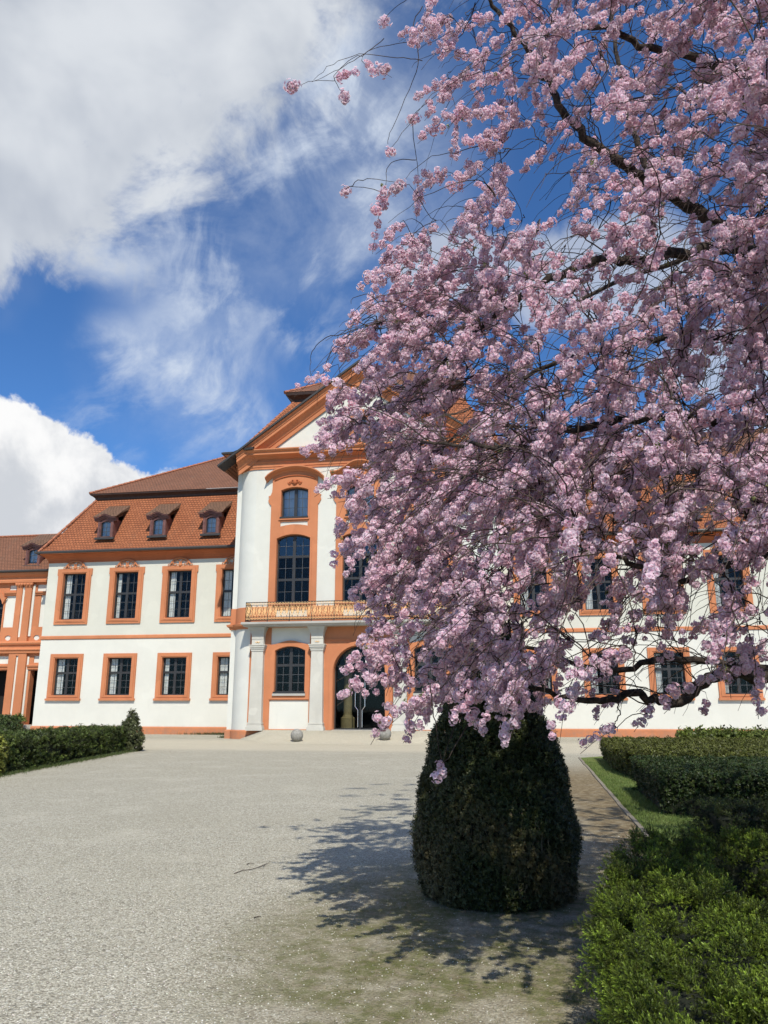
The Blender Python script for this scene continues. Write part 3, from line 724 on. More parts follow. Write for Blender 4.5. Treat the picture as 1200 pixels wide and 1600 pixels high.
# orange face on the lower storey between the columns
m = MB()
def bay(xc, x0, x1):
    top = [(xc+.96, 4.34), (xc+.96, 5.14), (xc-.96, 5.14), (xc-.96, 4.34)]+[(xc-.96+1.92*k/10, 4.34+.17*sin(pi*k/10)**2) for k in range(1, 10)]
    return [rect(xc-.95, xc+.95, .46, 1.76), top, low_hole(xc)]
m.plate(rect(XF0+.02, XF1-.02, .41, 5.2), bay(wA[0], 0, 0)+bay(wA[2], 0, 0)+[door_hole], YP-.05, YP+.3)
lf = m
lf.build('lower_storey_face', 'orange', palace)
m = MB()      # plinth of the front, stopping at the ramp
for sx in (-1, 1):
    xa, xb = CX+sx*5.35, CX+sx*1.5
    m.box(xa, xb, YP-.07, YP+.1, -.02, .41); m.build('plinth', 'orange', palace); m = MB()
m = MB()      # raised surrounds on that face
for xc in (wA[0], wA[2]):
    o = [(xc-.97, 1.80), (xc+.97, 1.80), (xc+.97, 4.34)]+[(xc+.97-1.94*k/12, 4.34+.19*sin(pi*k/12)**2) for k in range(1, 12)]+[(xc-.97, 4.34)]
    m.plate(o, [low_hole(xc, .015)], YP-.085, YP-.04)
ring = [(CX-1.42, .43), (CX-1.24, .43)]+[(CX-1.24*cos(pi*k/20), 3.03+1.24*sin(pi*k/20)) for k in range(21)]+[(CX+1.24, .43), (CX+1.42, .43)]+[(CX+1.42*cos(pi*k/20), 3.03+1.42*sin(pi*k/20)) for k in range(21)]
m.plate(ring, [], YP-.12, YP-.03)
for xc in (CX-5.28, CX+5.28, CX-1.75, CX+1.75): pass
m.box(CX-1.9, CX+1.9, YP-.1, YP-.04, 4.52, 4.58)
m.build('surround', 'orange', palace)

def pav_window(x, kind, y):
    fr = MB(); bars = MB()
    if kind == 'tall': z0, z1, hw, hd, tz, rows = 6.30, 9.7, .845, (9.5, .2), [7.48, 8.62], (2, 2, 2)
    elif kind == 'attic': z0, z1, hw, hd, tz, rows = 10.57, 12.11, .69, (11.96, .15), None, (3,)
    else: z0, z1, hw, hd, tz, rows = 2.12, 4.25, .735, (4.05, .2), [3.38], (3, 2)
    casement(fr, x-hw, x+hw, z0, z1, y, rows, 2, True, tz, .07, hd, bars=bars)
    if kind != 'tall': fr.box(x-hw-.04, x+hw+.04, YP-.12, y, z0-.05, z0+.03)
    w = fr.build('window', 'frame_dark', palace, org=(x, YP, z0))
    bars.build('glazing_bars', 'glazing_bar', w)
    h2 = seg_arch(x-hw+.03, x+hw-.03, z0+.03, hd[0]-.03, hd[1])
    if kind == 'tall':
        g = MB(); g.plate(rect(x-hw+.03, x+hw-.03, z0+.03, 8.62), [], y+.035, y+.04); g.build('pane', 'glass', w)
        g = MB(); g.plate(seg_arch(x-hw+.03, x+hw-.03, 8.62, hd[0]-.03, hd[1]), [], y+.035, y+.04); g.build('pane', 'glass_sky', w)
    else:
        g = MB(); g.plate(h2, [], y+.035, y+.04); g.build('pane', 'glass_sky' if kind == 'attic' else 'glass', w)
    if kind == 'attic': curtain_mesh(x-hw, x+hw, z0, z1, y+.2).build('sky_tone_sheet', 'sky_tone_sheet', w)  # added backing that makes the attic pane look pale with sky
    if kind == 'low':
        s = MB(); s.box(x-hw-.06, x+hw+.06, YP-.16, YP+.05, 1.97, 2.07); s.build('sill', 'stone_grey', w)
    return w
for x in wA:
    if x != CX: pass
t0 = pav_window(wA[0], 'tall', YP+.17); a0 = pav_window(wA[0], 'attic', YP+.17); l0 = pav_window(wA[0], 'low', YP+.14)
for dx in (3.33, 6.66): copy_tree(t0, (dx, 0, 0)); copy_tree(a0, (dx, 0, 0))
copy_tree(l0, (6.66, 0, 0))
def hood_z(x, xc, ogee):
    t = (x-xc)/1.48
    if not ogee: return 12.44+.56*(sqrt(max(0, 1.18-t*t))-sqrt(.18))/(sqrt(1.18)-sqrt(.18))
    a = abs(t); return 12.62+.52*(0.5+0.5*cos(pi*min(1, max(0, (a-.08)/.78))))
def tall_surround(xc, ogee):
    m = MB(); pts_r = [(1.2, 5.42), (1.2, 11.2), (1.27, 11.27), (1.36, 11.45), (1.31, 11.6), (1.36, 11.68), (1.24, 11.74), (1.18, 11.9), (1.16, 12.1)]
    top = [(xc+1.16-2.32*k/12, hood_z(xc+1.16-2.32*k/12, xc, ogee)-.06) for k in range(13)]
    o = [(xc+a, b) for a, b in pts_r]+top+[(xc-a, b) for a, b in reversed(pts_r)]
    m.plate(o, [tall_hole(xc), rect(xc-.78, xc+.78, 5.66, 6.02), [(xc-.7, 10.12)]+[(xc-.7+1.4*k/8, 10.12+.09*sin(pi*k/8)) for k in range(1, 8)]+[(xc+.7, 10.12), (xc+.7, 10.36), (xc-.7, 10.36)], attic_hole(xc)], YP-.06, YP+.22)
    # raised inner border
    for (fn, e, z_) in ((tall_hole, .0, 0), (attic_hole, .0, 0)):
        m.plate(fn(xc, .10), [fn(xc, .012)], YP-.085, YP-.055)
    m.box(xc-.78, xc+.78, YP-.12, YP-.05, 10.44, 10.50); m.box(xc-.95, xc+.95, YP-.14, YP-.05, 6.20, 6.28)
    s = m.build('surround', 'orange', palace, org=(xc, YP, 5.42))
    h = MB(); K = 20; w_ = 1.48
    prof = [(-.10, -.06), (-.14, 0), (-.2, .03), (-.3, .05), (-.34, .09), (-.40, .11), (-.40, .17), (-.02, .20)]
    vs = []
    for k in range(K+1):
        xx = xc-w_+2*w_*k/K; zb = hood_z(xx, xc, ogee)
        vs += [(xx, YP+a, zb+b) for a, b in prof]+[(xx, YP-.02, zb-.06)]
    q = len(prof)+1; fs = [(i*q+j, (i+1)*q+j, (i+1)*q+(j+1) % q, i*q+(j+1) % q) for i in range(K) for j in range(q)]
    fs += [tuple(reversed(range(q))), tuple(K*q+j for j in range(q))]
    h.add(vs, fs); h.build('hood', 'orange', s)
    c = MB()
    for k in range(K+1):
        pass
    c.tube([(xc-1.05+2.1*k/16, YP-.085, hood_z(xc-1.05+2.1*k/16, xc, ogee)-.28) for k in range(17)], .035, 5)
    for sx in (-1, 1):
        c.tube([(xc+sx*(.06+.3*t), YP-.09, 12.42-.1*t+.09*sin(t*7)) for t in np.linspace(0, 1, 9)], .028, 5)
        c.tube([(xc+sx*(.1+.22*t), YP-.09, 12.30+.1*sin(t*3)) for t in np.linspace(0, 1, 7)], .022, 5)
    c.lathe(xc, YP-.08, [(0, 12.2), (.09, 12.26), (.12, 12.36), (.07, 12.46), (0, 12.5)], 10)
    c.build('stucco_ornament', 'orange_deep', s, smooth=True)
    return s
tall_surround(wA[0], False); tall_surround(wA[1], True); tall_surround(wA[2], False)
# orange strip behind the balcony
m = MB(); m.box(XF0+.02, XF1-.02, YP-.045, YP+.02, 5.30, 5.43)
for a, b in ((XF0+.02, wA[0]-1.2), (wA[0]+1.2, wA[1]-1.2), (wA[1]+1.2, wA[2]-1.2), (wA[2]+1.2, XF1-.02)): m.box(a, b, YP-.045, YP+.02, 5.43, 6.17)
m.build('string_course', 'orange', palace)
# grey stone columns
def column(x):
    m = MB(); y1 = YP+.02
    def blk(hw, yf, za, zb): m.box(x-hw, x+hw, YP-yf, y1, za, zb)
    blk(.40, .42, .40, .56); blk(.365, .385, .56, .64); blk(.335, .355, .64, .70); blk(.35, .37, .70, .76)
    m.add([(x-.31, YP-.33, .76), (x+.31, YP-.33, .76), (x+.28, YP-.30, 4.03), (x-.28, YP-.30, 4.03), (x-.31, y1, .76), (x+.31, y1, .76), (x+.28, y1, 4.03), (x-.28, y1, 4.03)],
          [(0, 1, 2, 3), (4, 0, 3, 7), (1, 5, 6, 2)])
    blk(.31, .33, 4.03, 4.12); blk(.34, .36, 4.12, 4.20); blk(.37, .40, 4.20, 4.29); blk(.40, .43, 4.29, 4.33); blk(.29, .31, 4.33, 4.60)
    for k in range(8):
        t = k/7; z = 4.60+.46*t; e = .29+.12*t**2.2; blk(e, e+.04+.12*t*t, z-.0, z+.066+.001*k)
    blk(.44, .60, 5.126, 5.15)
    return m
c0 = None
for x in (CX-4.87, CX-1.96, CX+1.96, CX+4.87):
    if c0 is None:
        c0 = column(x).build('column', 'column_stone', palace, org=(x, YP, .4)); x_c = x
        g = MB(); g.tube([(x-.1, YP-.325, 4.46), (x-.04, YP-.33, 4.43), (x, YP-.335, 4.47), (x+.04, YP-.33, 4.43), (x+.1, YP-.325, 4.46)], .018, 5); g.build('gilt_ornament', 'gilt', c0)
    else: copy_tree(c0, (x-x_c, 0, 0))
# balcony
BY = 35.02; BX0, BX1 = CX-5.55, CX+5.55
m = MB(); m.sweep([(BX0, YP), (BX0, BY), (BX1, BY), (BX1, YP)], [(-.12, 5.155), (-.08, 5.155), (-.06, 5.20), (.0, 5.24), (.03, 5.26), (.03, 5.34), (.0, 5.36), (-.12, 5.365)])
m.box(BX0+.1, BX1-.1, BY+.1, YP-.01, 5.157, 5.36)
bal = m.build('balcony', 'stone_grey', palace, org=(CX, YP, 5.15))
ir = MB(); gi = MB(); ry = BY+.1; z0, z1 = 5.46, 6.29
def railrun(p, q, units, post_every=4):
    p = np.array(p, float); q = np.array(q, float)
    def at(s_, z, o=0.0): return (*(p+(q-p)*s_ + np.array([-(q-p)[1], (q-p)[0]])/np.linalg.norm(q-p)*o), z)
    for z, r in ((z1, .022), (z1-.13, .012), (z0+.13, .012), (z0, .018)): ir.tube([at(0, z), at(1, z)], r, 5)
    for u in range(units+1):
        s_ = u/units
        if u % post_every == 0: ir.tube([at(s_, 5.36), at(s_, z1+.03)], .017, 5)
    L = np.linalg.norm(q-p); du = 1/units; cu = L/units
    for u in range(units):
        s0 = u*du; c = s0+du/2; zm = (z0+z1)/2
        for zz in (z0+.065, z1-.065):     # rows of small ovals
            for k in (0.25, .75):
                gi.tube([at(s0+du*k+du*.17*cos(a), zz+.045*sin(a), -.01) for a in np.linspace(0, 2*pi, 8)], .011, 4, False)
        # interlaced scrollwork of the middle band
        h = (z1-z0)/2-.14
        for sg in (-1, 1):
            gi.tube([at(s0+du*t, zm+sg*h*sin(2*pi*t)*.95, -.008) for t in np.linspace(0, 1, 9)], .011, 4, False)
            gi.tube([at(c+sg*du*(.12+.2*t)*cos(t*5), zm+sg*(.05+.17*t)*sin(t*5), -.012) for t in np.linspace(0, 1, 8)], .010, 4, False)
            ir.tube([at(c+sg*du*.5*(1-t), zm+h*(1-2*t), 0) for t in np.linspace(0, 1, 3)], .008, 4, False)
        gi.tube([at(c+du*.16*cos(a), zm+.07*sin(a), -.012) for a in np.linspace(0, 2*pi, 8)], .011, 4, False)
railrun((BX0+.16, ry), (BX1-.16, ry), 40)
railrun((BX0+.16, YP-.02), (BX0+.16, ry), 3, 3); railrun((BX1-.16, ry), (BX1-.16, YP-.02), 3, 3)
rl = ir.build('railing', 'iron', bal); gi.build('gilt_scrollwork', 'gilt', rl)
# entrance: glazed doors in a vestibule painted near-black as if unlit
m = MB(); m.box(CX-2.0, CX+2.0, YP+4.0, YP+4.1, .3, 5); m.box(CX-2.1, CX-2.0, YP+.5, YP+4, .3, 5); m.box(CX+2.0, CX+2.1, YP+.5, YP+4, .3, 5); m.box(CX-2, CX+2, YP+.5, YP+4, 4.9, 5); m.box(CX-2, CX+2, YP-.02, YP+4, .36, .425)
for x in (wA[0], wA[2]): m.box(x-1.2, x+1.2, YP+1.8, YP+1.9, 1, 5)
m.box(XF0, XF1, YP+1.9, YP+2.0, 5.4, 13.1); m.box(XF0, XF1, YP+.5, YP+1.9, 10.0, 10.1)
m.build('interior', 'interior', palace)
m = MB(); m.lathe(CX-.83, YP+1.5, [(.34, .42), (.34, .95), (.26, 1.0), (.21, 1.1), (.20, 3.6), (.26, 3.8), (.3, 4.2)], 16); m.build('vestibule_column', 'interior_column', palace, smooth=False)
dy = YP+.34; m = MB()
holes = []
m.plate([(CX-1.24, .43), (CX+1.24, .43)]+[(CX+1.24*cos(pi*k/20), 3.03+1.24*sin(pi*k/20)) for k in range(21)],
        [[(CX-1.16, 3.36), (CX+1.16, 3.36)]+[(CX+1.17*cos(a), 3.03+1.17*sin(a)) for a in np.linspace(.29, pi-.29, 15)], rect(CX-1.18, CX-.03, .5, 3.29), rect(CX+.03, CX+1.18, .5, 3.29)], dy, dy+.06)
door = m.build('door', 'frame_dark', palace)
g = MB(); g.plate(door_hole, [], dy+.03, dy+.034); g.build('pane', 'glass', door)
for sx in (-1, 1):
    h = MB(); X = CX+sx*.2-.02
    h.tube([(CX+sx*.23, dy-.07, 2.95), (CX+sx*.23, dy-.07, 1.48), (CX+sx*.10, dy-.07, 1.32), (CX+sx*.10, dy-.07, .55)], .02, 6)
    for z in (2.9, 1.6, .65): h.tube([(CX+sx*(.23 if z > 1.4 else .10), dy-.07, z), (CX+sx*(.23 if z > 1.4 else .10), dy+.01, z)], .012, 5)
    h.build('handle', 'chrome', door)
m = MB(); m.box(CX-1.3, CX+1.3, YP-.12, YP+.4, .40, .445); m.build('threshold', 'stone_grey', palace)

def glow(N, t):
    e = N.n.new('ShaderNodeEmission'); N.put(e.inputs[0], (1.0, 0.97, 0.9)); e.inputs[1].default_value = 1.1; return e.outputs[0]
material('lamp_glow', glow)
lamp = empty('ceiling_lamp', (CX+.35, YP+1.6, 3.5), 'small lit white lamp hanging behind the glass over the entrance door', 'lamp')
m = MB()
for dx in (-.26, .0, .26): m.tube([(CX+.35+dx-.07, YP+1.6, 3.78), (CX+.35+dx-.07, YP+1.6, 3.58), (CX+.35+dx-.04, YP+1.6, 3.51), (CX+.35+dx+.04, YP+1.6, 3.51), (CX+.35+dx+.07, YP+1.6, 3.58), (CX+.35+dx+.07, YP+1.6, 3.78)], .03, 6)
m.build('bulbs', 'lamp_glow', lamp)
m = MB(); m.box(CX-.02, CX+.72, YP+1.57, YP+1.63, 3.78, 3.84); m.tube([(CX+.35, YP+1.6, 3.84), (CX+.35, YP+1.6, 4.9)], .015, 6); m.build('bracket', 'iron', lamp)

# gable
GS = .72; rz0 = 13.66+.02
def rake_z(x): return 13.70+(6.62-abs(x-CX))*GS
apex = 16.95
m = MB(); ov = lambda rx, rz: [(CX+rx*cos(2*pi*k/24), 15.15+rz*sin(2*pi*k/24)) for k in range(24)]
m.plate([(CX-4.8, 14.05), (CX+4.8, 14.05), (CX, 17.52)], [ov(.44, .66)], YP, YP+.3); m.build('gable_wall', 'plaster_cream', palace)
m = MB(); m.plate(ov(.66, .92), [ov(.42, .64)], YP-.06, YP+.15); m.build('oculus_surround', 'orange', palace)
m = MB(); m.plate(ov(.42, .64), [rect(CX-.30, CX-.03, 14.75, 15.55), rect(CX+.03, CX+.30, 14.75, 15.55)], YP+.15, YP+.2)
oc = m.build('oculus', 'frame_dark', palace); g = MB(); g.plate(ov(.40, .62), [], YP+.18, YP+.183); g.build('pane', 'glass_sky', oc)
g = MB(); g.box(CX-.5, CX+.5, YP+.5, YP+.55, 14.2, 16); g.build('sky_tone_sheet', 'sky_tone_sheet', oc)  # added backing, sky paleness painted behind the oculus
m = MB()
rp = [(-.04, -1.06), (-.10, -1.06), (-.12, -.86), (-.17, -.82), (-.22, -.70), (-.36, -.55), (-.48, -.50), (-.48, -.36), (-.52, -.33), (-.54, -.20), (-.62, -.14), (-.62, -.10), (-.04, -.06)]
for sx in (-1, 1):
    vs = []; K = 2
    for k, xx in enumerate((CX+sx*6.3, CX)):
        vs += [(xx, YP+a, rake_z(xx)+b) for a, b in rp]
    q = len(rp); fs = [(j, q+j, q+j+1, j+1) for j in range(q-1)]
    fs += [tuple(reversed(range(q)))]
    if sx > 0: fs = [tuple(reversed(f)) for f in fs]
    m.add(vs, fs)
# cut the foot of the rake against the cornice line with a small return block
m.build('raking_cornice', 'orange', palace)
m = MB()
for sx in (-1, 1):
    xa = CX+sx*7.2
    m.add([(xa, YP-.72, rake_z(xa)), (CX, YP-.72, rake_z(CX)), (CX, YP-.72, rake_z(CX)-.11), (xa, YP-.72, rake_z(xa)-.11), (xa, YP+.2, rake_z(xa)), (CX, YP+.2, rake_z(CX)), (CX, YP+.2, rake_z(CX)-.11), (xa, YP+.2, rake_z(xa)-.11)],
          [(0, 1, 2, 3), (0, 4, 5, 1), (3, 2, 6, 7), (0, 3, 7, 4)])
m.build('verge_board', 'gutter', palace)
m = MB()      # gable roof running back, then the pavilion's own mansard
for sx in (-1, 1):
    e = CX+sx*7.25
    A = (e, YP-.7, rake_z(e)+.01); B = (e, YP+9, rake_z(e)+.01); T = (CX, YP-.7, rake_z(CX)+.01); T2 = (CX, YP+9, rake_z(CX)+.01)
    if sx < 0: m.quad_uv(B, A, T, T2)
    else: m.quad_uv(A, B, T2, T)
m.build('gable_roof', 'tiles_upper', palace)
EX = XF0-1.9; EY = 36.7; DT = 2.75; BZ = 14.0+1.6*DT
m = MB()
for sx in (-1, 1):
    f = (lambda x: x) if sx < 0 else (lambda x: 2*CX-x)
    if sx < 0:
        m.quad_uv((EX, 52, 13.95), (EX, EY, 13.95), (EX+DT, EY+DT, BZ), (EX+DT, 50, BZ))
    else: m.quad_uv((f(EX), EY, 13.95), (f(EX), 52, 13.95), (f(EX+DT), 50, BZ), (f(EX+DT), EY+DT, BZ))
m.quad_uv((EX, EY, 13.95), (2*CX-EX, EY, 13.95), (2*CX-EX-DT, EY+DT, BZ), (EX+DT, EY+DT, BZ))
m.build('lower_roof', 'tiles_lower', palace)
m = MB(); BR = [(EX+DT, 50), (EX+DT, EY+DT), (2*CX-EX-DT, EY+DT), (2*CX-EX-DT, 50)]
m.sweep(BR, [(-.05, BZ-.35), (.12, BZ-.33), (.16, BZ-.12), (.30, BZ-.02), (.46, BZ+.06), (.50, BZ+.20), (-.1, BZ+.24)]); m.build('roof_break_moulding', 'wood_dark', palace)
m = MB(); bx0, bx1, by = EX+DT-.52, 2*CX-EX-DT+.52, EY+DT-.52; hz_ = BZ+.22; rr = 4.0
m.quad_uv((bx0, by, hz_), (bx1, by, hz_), (bx1-rr, by+rr, hz_+2.7), (bx0+rr, by+rr, hz_+2.7))
m.quad_uv((bx0, 50, hz_), (bx0, by, hz_), (bx0+rr, by+rr, hz_+2.7), (bx0+rr, 50, hz_+2.7))
m.quad_uv((bx1, by, hz_), (bx1, 50, hz_), (bx1-rr, 50, hz_+2.7), (bx1-rr, by+rr, hz_+2.7))
m.build('upper_roof', 'tiles_upper', palace)
m = MB()
def rtiles(a, b, nn):
    a = np.array(a); b = np.array(b)
    for k in range(nn): m.tube([a+(b-a)*k/nn, a+(b-a)*(k+1.08)/nn], [.11, .08], 6)
rtiles((EX, EY, 13.98), (EX+DT, EY+DT, BZ-.1), 16); rtiles((bx0, by, hz_), (bx0+rr, by+rr, hz_+2.7), 16); m.build('ridge_tiles', 'ridge_tile', palace)
m = MB(); m.sweep(PL_L, [(.52, 14.02), (.70, 14.02), (.72, 14.10), (.62, 14.16), (.1, 14.2)]); m.build('gutter', 'gutter', palace)

# ------------------------------------------------------------------ gallery wing at far left
YG = 42.2
gal = empty('gallery_building', (-32, YG, 0), 'lower orange gallery building with paired pilasters joined to the left end of the palace', 'building')
gx0, gx1 = -40.0, -26.62
ah = lambda xc: [(xc-.85, 5.75), (xc+.85, 5.75)]+[(xc+.85*cos(pi*k/14), 7.25+.85*sin(pi*k/14)) for k in range(15)]
axs = [-31.25, -35.3, -39.0][:2]
ph = [rect(-30.3, -29.62, 6.05, 7.95), rect(-30.1, -29.65, 8.3, 8.6), rect(-27.95, -27.0, 6.05, 7.95), rect(-28.25, -27.0, 8.2, 8.6), rect(-28.0, -27.0, 3.95, 4.35), rect(-30.6, -29.65, 3.9, 4.35),
      [(-29.86+.2*cos(2*pi*k/14), 5.42+.16*sin(2*pi*k/14)) for k in range(14)], [(-27.98+.2*cos(2*pi*k/14), 5.42+.16*sin(2*pi*k/14)) for k in range(14)]]
dho = [rect(-28.12, -27.0, .42, 3.5), rect(-31.9, -29.62, .42, 3.5), rect(-36.4, -34.2, .42, 3.5)]
m = MB(); m.plate(rect(gx0, gx1, 0, 8.75), [ah(a) for a in axs]+ph+dho, YG, YG+.4); m.build('wall', 'orange', gal)
m = MB(); m.box(gx0, gx1, YG+.06, YG+.1, 3.6, 5.7); m.box(-30.35, -29.5, YG+.06, YG+.1, 5.9, 8.7); m.box(-28.3, -26.7, YG+.06, YG+.1, 5.9, 8.7); m.build('white_panels', 'plaster_white', gal)
m = MB(); m.box(gx0, gx1, YG+1.2, YG+1.3, 0, 8.7); m.build('interior', 'interior', gal)  # near-black sheet standing for the dark behind the openings
for xa, xb in ((-29.50, -29.14), (-28.96, -28.52), (-33.3, -32.9), (-32.75, -32.35)):
    m = MB(); m.box(xa, xb, YG-.16, YG+.01, 5.45, 8.42); m.box(xa-.05, xb+.05, YG-.20, YG+.01, 5.2, 5.45)
    for k in range(4): m.box(xa-.03-.02*k, xb+.03+.02*k, YG-.19-.02*k, YG+.01, 8.42+.07*k, 8.492+.07*k)
    for sx in (xa, (xa+xb)/2, xb): m.lathe(sx, YG-.24, [(.0, 8.5), (.06, 8.54), (.08, 8.6), (.05, 8.66), (0, 8.69)], 8)
    m.build('pilaster', 'orange', gal)
m = MB(); m.box(-29.52, -29.06, YG-.18, YG+.01, .75, 4.5); m.box(-28.90, -28.38, YG-.18, YG+.01, .75, 4.5); m.box(-29.6, -28.3, YG-.24, YG+.01, 0, .75)
m.box(-29.06, -28.90, YG-.181, YG+.01, 4.36, 4.5); m.build('pilaster', 'orange', gal)
m = MB(); m.box(-33.4, -32.3, YG-.18, YG+.01, 0, 4.5); m.build('pilaster', 'orange', gal)
m = MB(); m.box(-29.06, -28.90, YG-.10, YG-.004, .76, 4.36); m.box(-29.14, -28.96, YG-.08, YG-.004, 5.2, 8.6); m.box(-28.50, -28.36, YG-.06, YG-.004, 5.5, 8.6)
m.box(-28.37, -28.26, YG-.06, YG-.004, .76, 4.3); m.build('white_strips', 'plaster_white', gal)
m = MB(); P2 = [(gx0, YG), (gx1, YG)]
m.sweep(P2, [(0, 8.72), (.24, 8.72), (.26, 8.86), (.22, 8.9), (.22, 9.05), (.32, 9.1), (.42, 9.2), (.44, 9.3), (0, 9.32)])
m.sweep(P2, [(0, 4.5), (.22, 4.5), (.24, 4.62), (.30, 4.68), (.30, 4.74), (.20, 4.80), (.20, 4.95), (.30, 5.0), (.34, 5.1), (.22, 5.15), (.2, 5.2), (0, 5.2)])
for xa, xb in ((-30.35, -29.52), (-28.30, gx1), (-32.35, -32.2)):
    m.sweep([(xa, YG), (xb, YG)], [(0, 7.98), (.08, 7.98), (.09, 8.05), (.15, 8.09), (.16, 8.17), (0, 8.2)], True)
    m.sweep([(xa, YG), (xb, YG)], [(0, 3.56), (.08, 3.56), (.09, 3.66), (.15, 3.72), (.16, 3.8), (0, 3.85)], True)
for xc in axs: m.plate([(xc-1.1, 7.9)]+[(xc-1.1*cos(pi*k/14), 7.3+1.1*sin(pi*k/14)) for k in range(2, 13)]+[(xc+1.1, 7.9)]+[(xc+.88*cos(pi*k/14), 7.25+.88*sin(pi*k/14)) for k in range(1, 14)], [], YG-.14, YG-.005)
for xa in (-30.36, -28.2, -28.12): pass
m.build('mouldings', 'orange', gal)
for k, a in enumerate(axs):
    m = MB(); m.plate(ah(a), [rect(a-.75, a-.04, 5.85, 7.2), rect(a+.04, a+.75, 5.85, 7.2), rect(a-.65, a-.04, 7.3, 7.75), rect(a+.04, a+.65, 7.3, 7.75)], YG+.2, YG+.25)
    for q in range(1, 4): m.box(a-.8, a+.8, YG+.21, YG+.24, 5.85+.34*q-.012, 5.85+.34*q+.012)
    w = m.build('window', 'frame_dark', gal); g = MB(); g.plate(ah(a), [], YG+.225, YG+.23); g.build('pane', 'glass', w)
m = MB(); m.tube([(gx0, YG-.5, 9.38), (gx1, YG-.5, 9.38)], .08, 8); m.build('gutter', 'gutter', gal)
m = MB(); m.quad_uv((gx0, YG-.5, 9.42), (gx1+1.6, YG-.5, 9.42), (gx1+1.6, YG+2.4, 12.2), (gx0, YG+2.4, 12.2))
m.quad_uv((gx1+1.6, YG+5.3, 9.42), (gx0, YG+5.3, 9.42), (gx0, YG+2.4, 12.2), (gx1+1.6, YG+2.4, 12.2))
m.build('roof', 'tiles_upper', gal)
m = MB()
for k in range(40): m.tube([(gx0+.36*k, YG+2.4, 12.22), (gx0+.36*k+.38, YG+2.4, 12.24)], [.09, .07], 6)
m.build('ridge_tiles', 'ridge_tile', gal)
dormer(-28.75, YG-.05, 9.72, gal)
m = MB()
for k in range(3): m.box(-28.35+.02*k, -26.7, YG-1.15+.36*k, YG+.1, .14*k+.001, .14*k+.14)
m.build('steps', 'stone_grey', gal)

# ------------------------------------------------------------------ stone balls
def ball(loc, label):
    m = MB(); r = .265; prof = [(r*sin(pi*k/20)+1e-4, r-r*cos(pi*k/20)) for k in range(21)]
    m.lathe(0, 0, prof, 32); o = m.build('stone_ball', 'stone_ball', org=(0, 0, 0), smooth=True)
    o.location = loc; ORG[o.name] = np.array(loc)
    tag(o, label, 'stone ball', 'stone balls flanking the entrance ramp'); return o
b1 = ball((-9.1, 32.55, .055), 'grey stone ball in front of the ground floor window, left of the entrance door')
b2 = b1.copy(); COL.objects.link(b2); b2.location = (-5.42, 33.0, .12); b2.rotation_euler = (0.4, .3, 1.2)
b2.rotation_euler = (0, 0, 1.2); tag(b2, 'grey stone ball at the right foot of the entrance door, nearer the cherry tree')

# ------------------------------------------------------------------ hedges and topiary
def yew_sprig(n=9, L=.036, nl=.0125, w=.0040):
    v = []; q = []
    def quad(a, b, c, d): k = len(v); v.extend([a, b, c, d]); q.append((k, k+1, k+2, k+3))
    quad((-.0012, 0, 0), (.0012, 0, 0), (.0008, 0, L), (-.0008, 0, L))
    for i in range(n):
        t = (i+.6)/n; z = L*t; l = nl*(1.05-.45*t)
        for k in range(2):
            a = pi*k+.5*i+random.uniform(-.3, .3); dx, dy = cos(a), sin(a); tz = l*(.5+.35*t)
            px, py = -dy*w/2, dx*w/2
            mid = (dx*l*.55, dy*l*.55, z+tz*.6); tip = (dx*l, dy*l, z+tz)
            quad((px*.5, py*.5, z), (mid[0]+px, mid[1]+py, mid[2]), tip, (mid[0]-px, mid[1]-py, mid[2]))
    v = np.array(v); c = np.ones_like(v)*(.42+1.0*np.clip(v[:, 2:3]/L, 0, 1)**1.5); return v, np.array(q), c  # lighter young tips; dark bases put shade between shoots into the colour
def leaf_tuft(n=8, L=.035, ll=.017, w=.010):
    v = []; q = []
    def quad(a, b, c, d): k = len(v); v.extend([a, b, c, d]); q.append((k, k+1, k+2, k+3))
    quad((-.001, 0, 0), (.001, 0, 0), (.001, 0, L), (-.001, 0, L))
    for i in range(n):
        t = (i+.5)/n; z = L*t; a = i*2.4+random.uniform(-.4, .4); dx, dy = cos(a), sin(a); up = random.uniform(.1, .8)
        px, py = -dy*w/2, dx*w/2; tw = random.uniform(-.004, .004)
        quad((0, 0, z), (dx*ll*.5+px, dy*ll*.5+py, z+ll*up*.5+tw), (dx*ll, dy*ll, z+ll*up), (dx*ll*.5-px, dy*ll*.5-py, z+ll*up*.5-tw))
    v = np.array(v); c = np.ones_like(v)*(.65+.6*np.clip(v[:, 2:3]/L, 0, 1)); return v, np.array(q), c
def green(n, base, var=.35, warm=.25):
    b = np.array(base)[None]*(1+RNG.normal(0, var, (n, 1))).clip(.35, 2.2); k = RNG.random((n, 1))**3*warm
    return (b*(1-k)+np.array([[.16, .16, .03]])*k).clip(0, 1)
def lump(P, f, s_): return (np.sin(P[:, 0]*f+s_)*np.cos(P[:, 1]*f*1.13+2*s_)+np.sin(P[:, 0]*f*2.3+P[:, 2]*f*2+3*s_)*.6+np.cos(P[:, 1]*f*3.1+P[:, 2]*f*1.7)*.4)/2
def in_poly(P, poly):
    x, y = P[:, 0], P[:, 1]; ins = np.zeros(len(P), bool); n = len(poly)
    for i in range(n):
        (x1, y1), (x2, y2) = poly[i], poly[(i+1) % n]
        c = ((y1 > y) != (y2 > y)) & (x < (x2-x1)*(y-y1)/((y2-y1) or 1e-9)+x1); ins ^= c
    return ins
def poly_area(p): return abs(sum(p[i][0]*p[(i+1) % len(p)][1]-p[(i+1) % len(p)][0]*p[i][1] for i in range(len(p))))/2
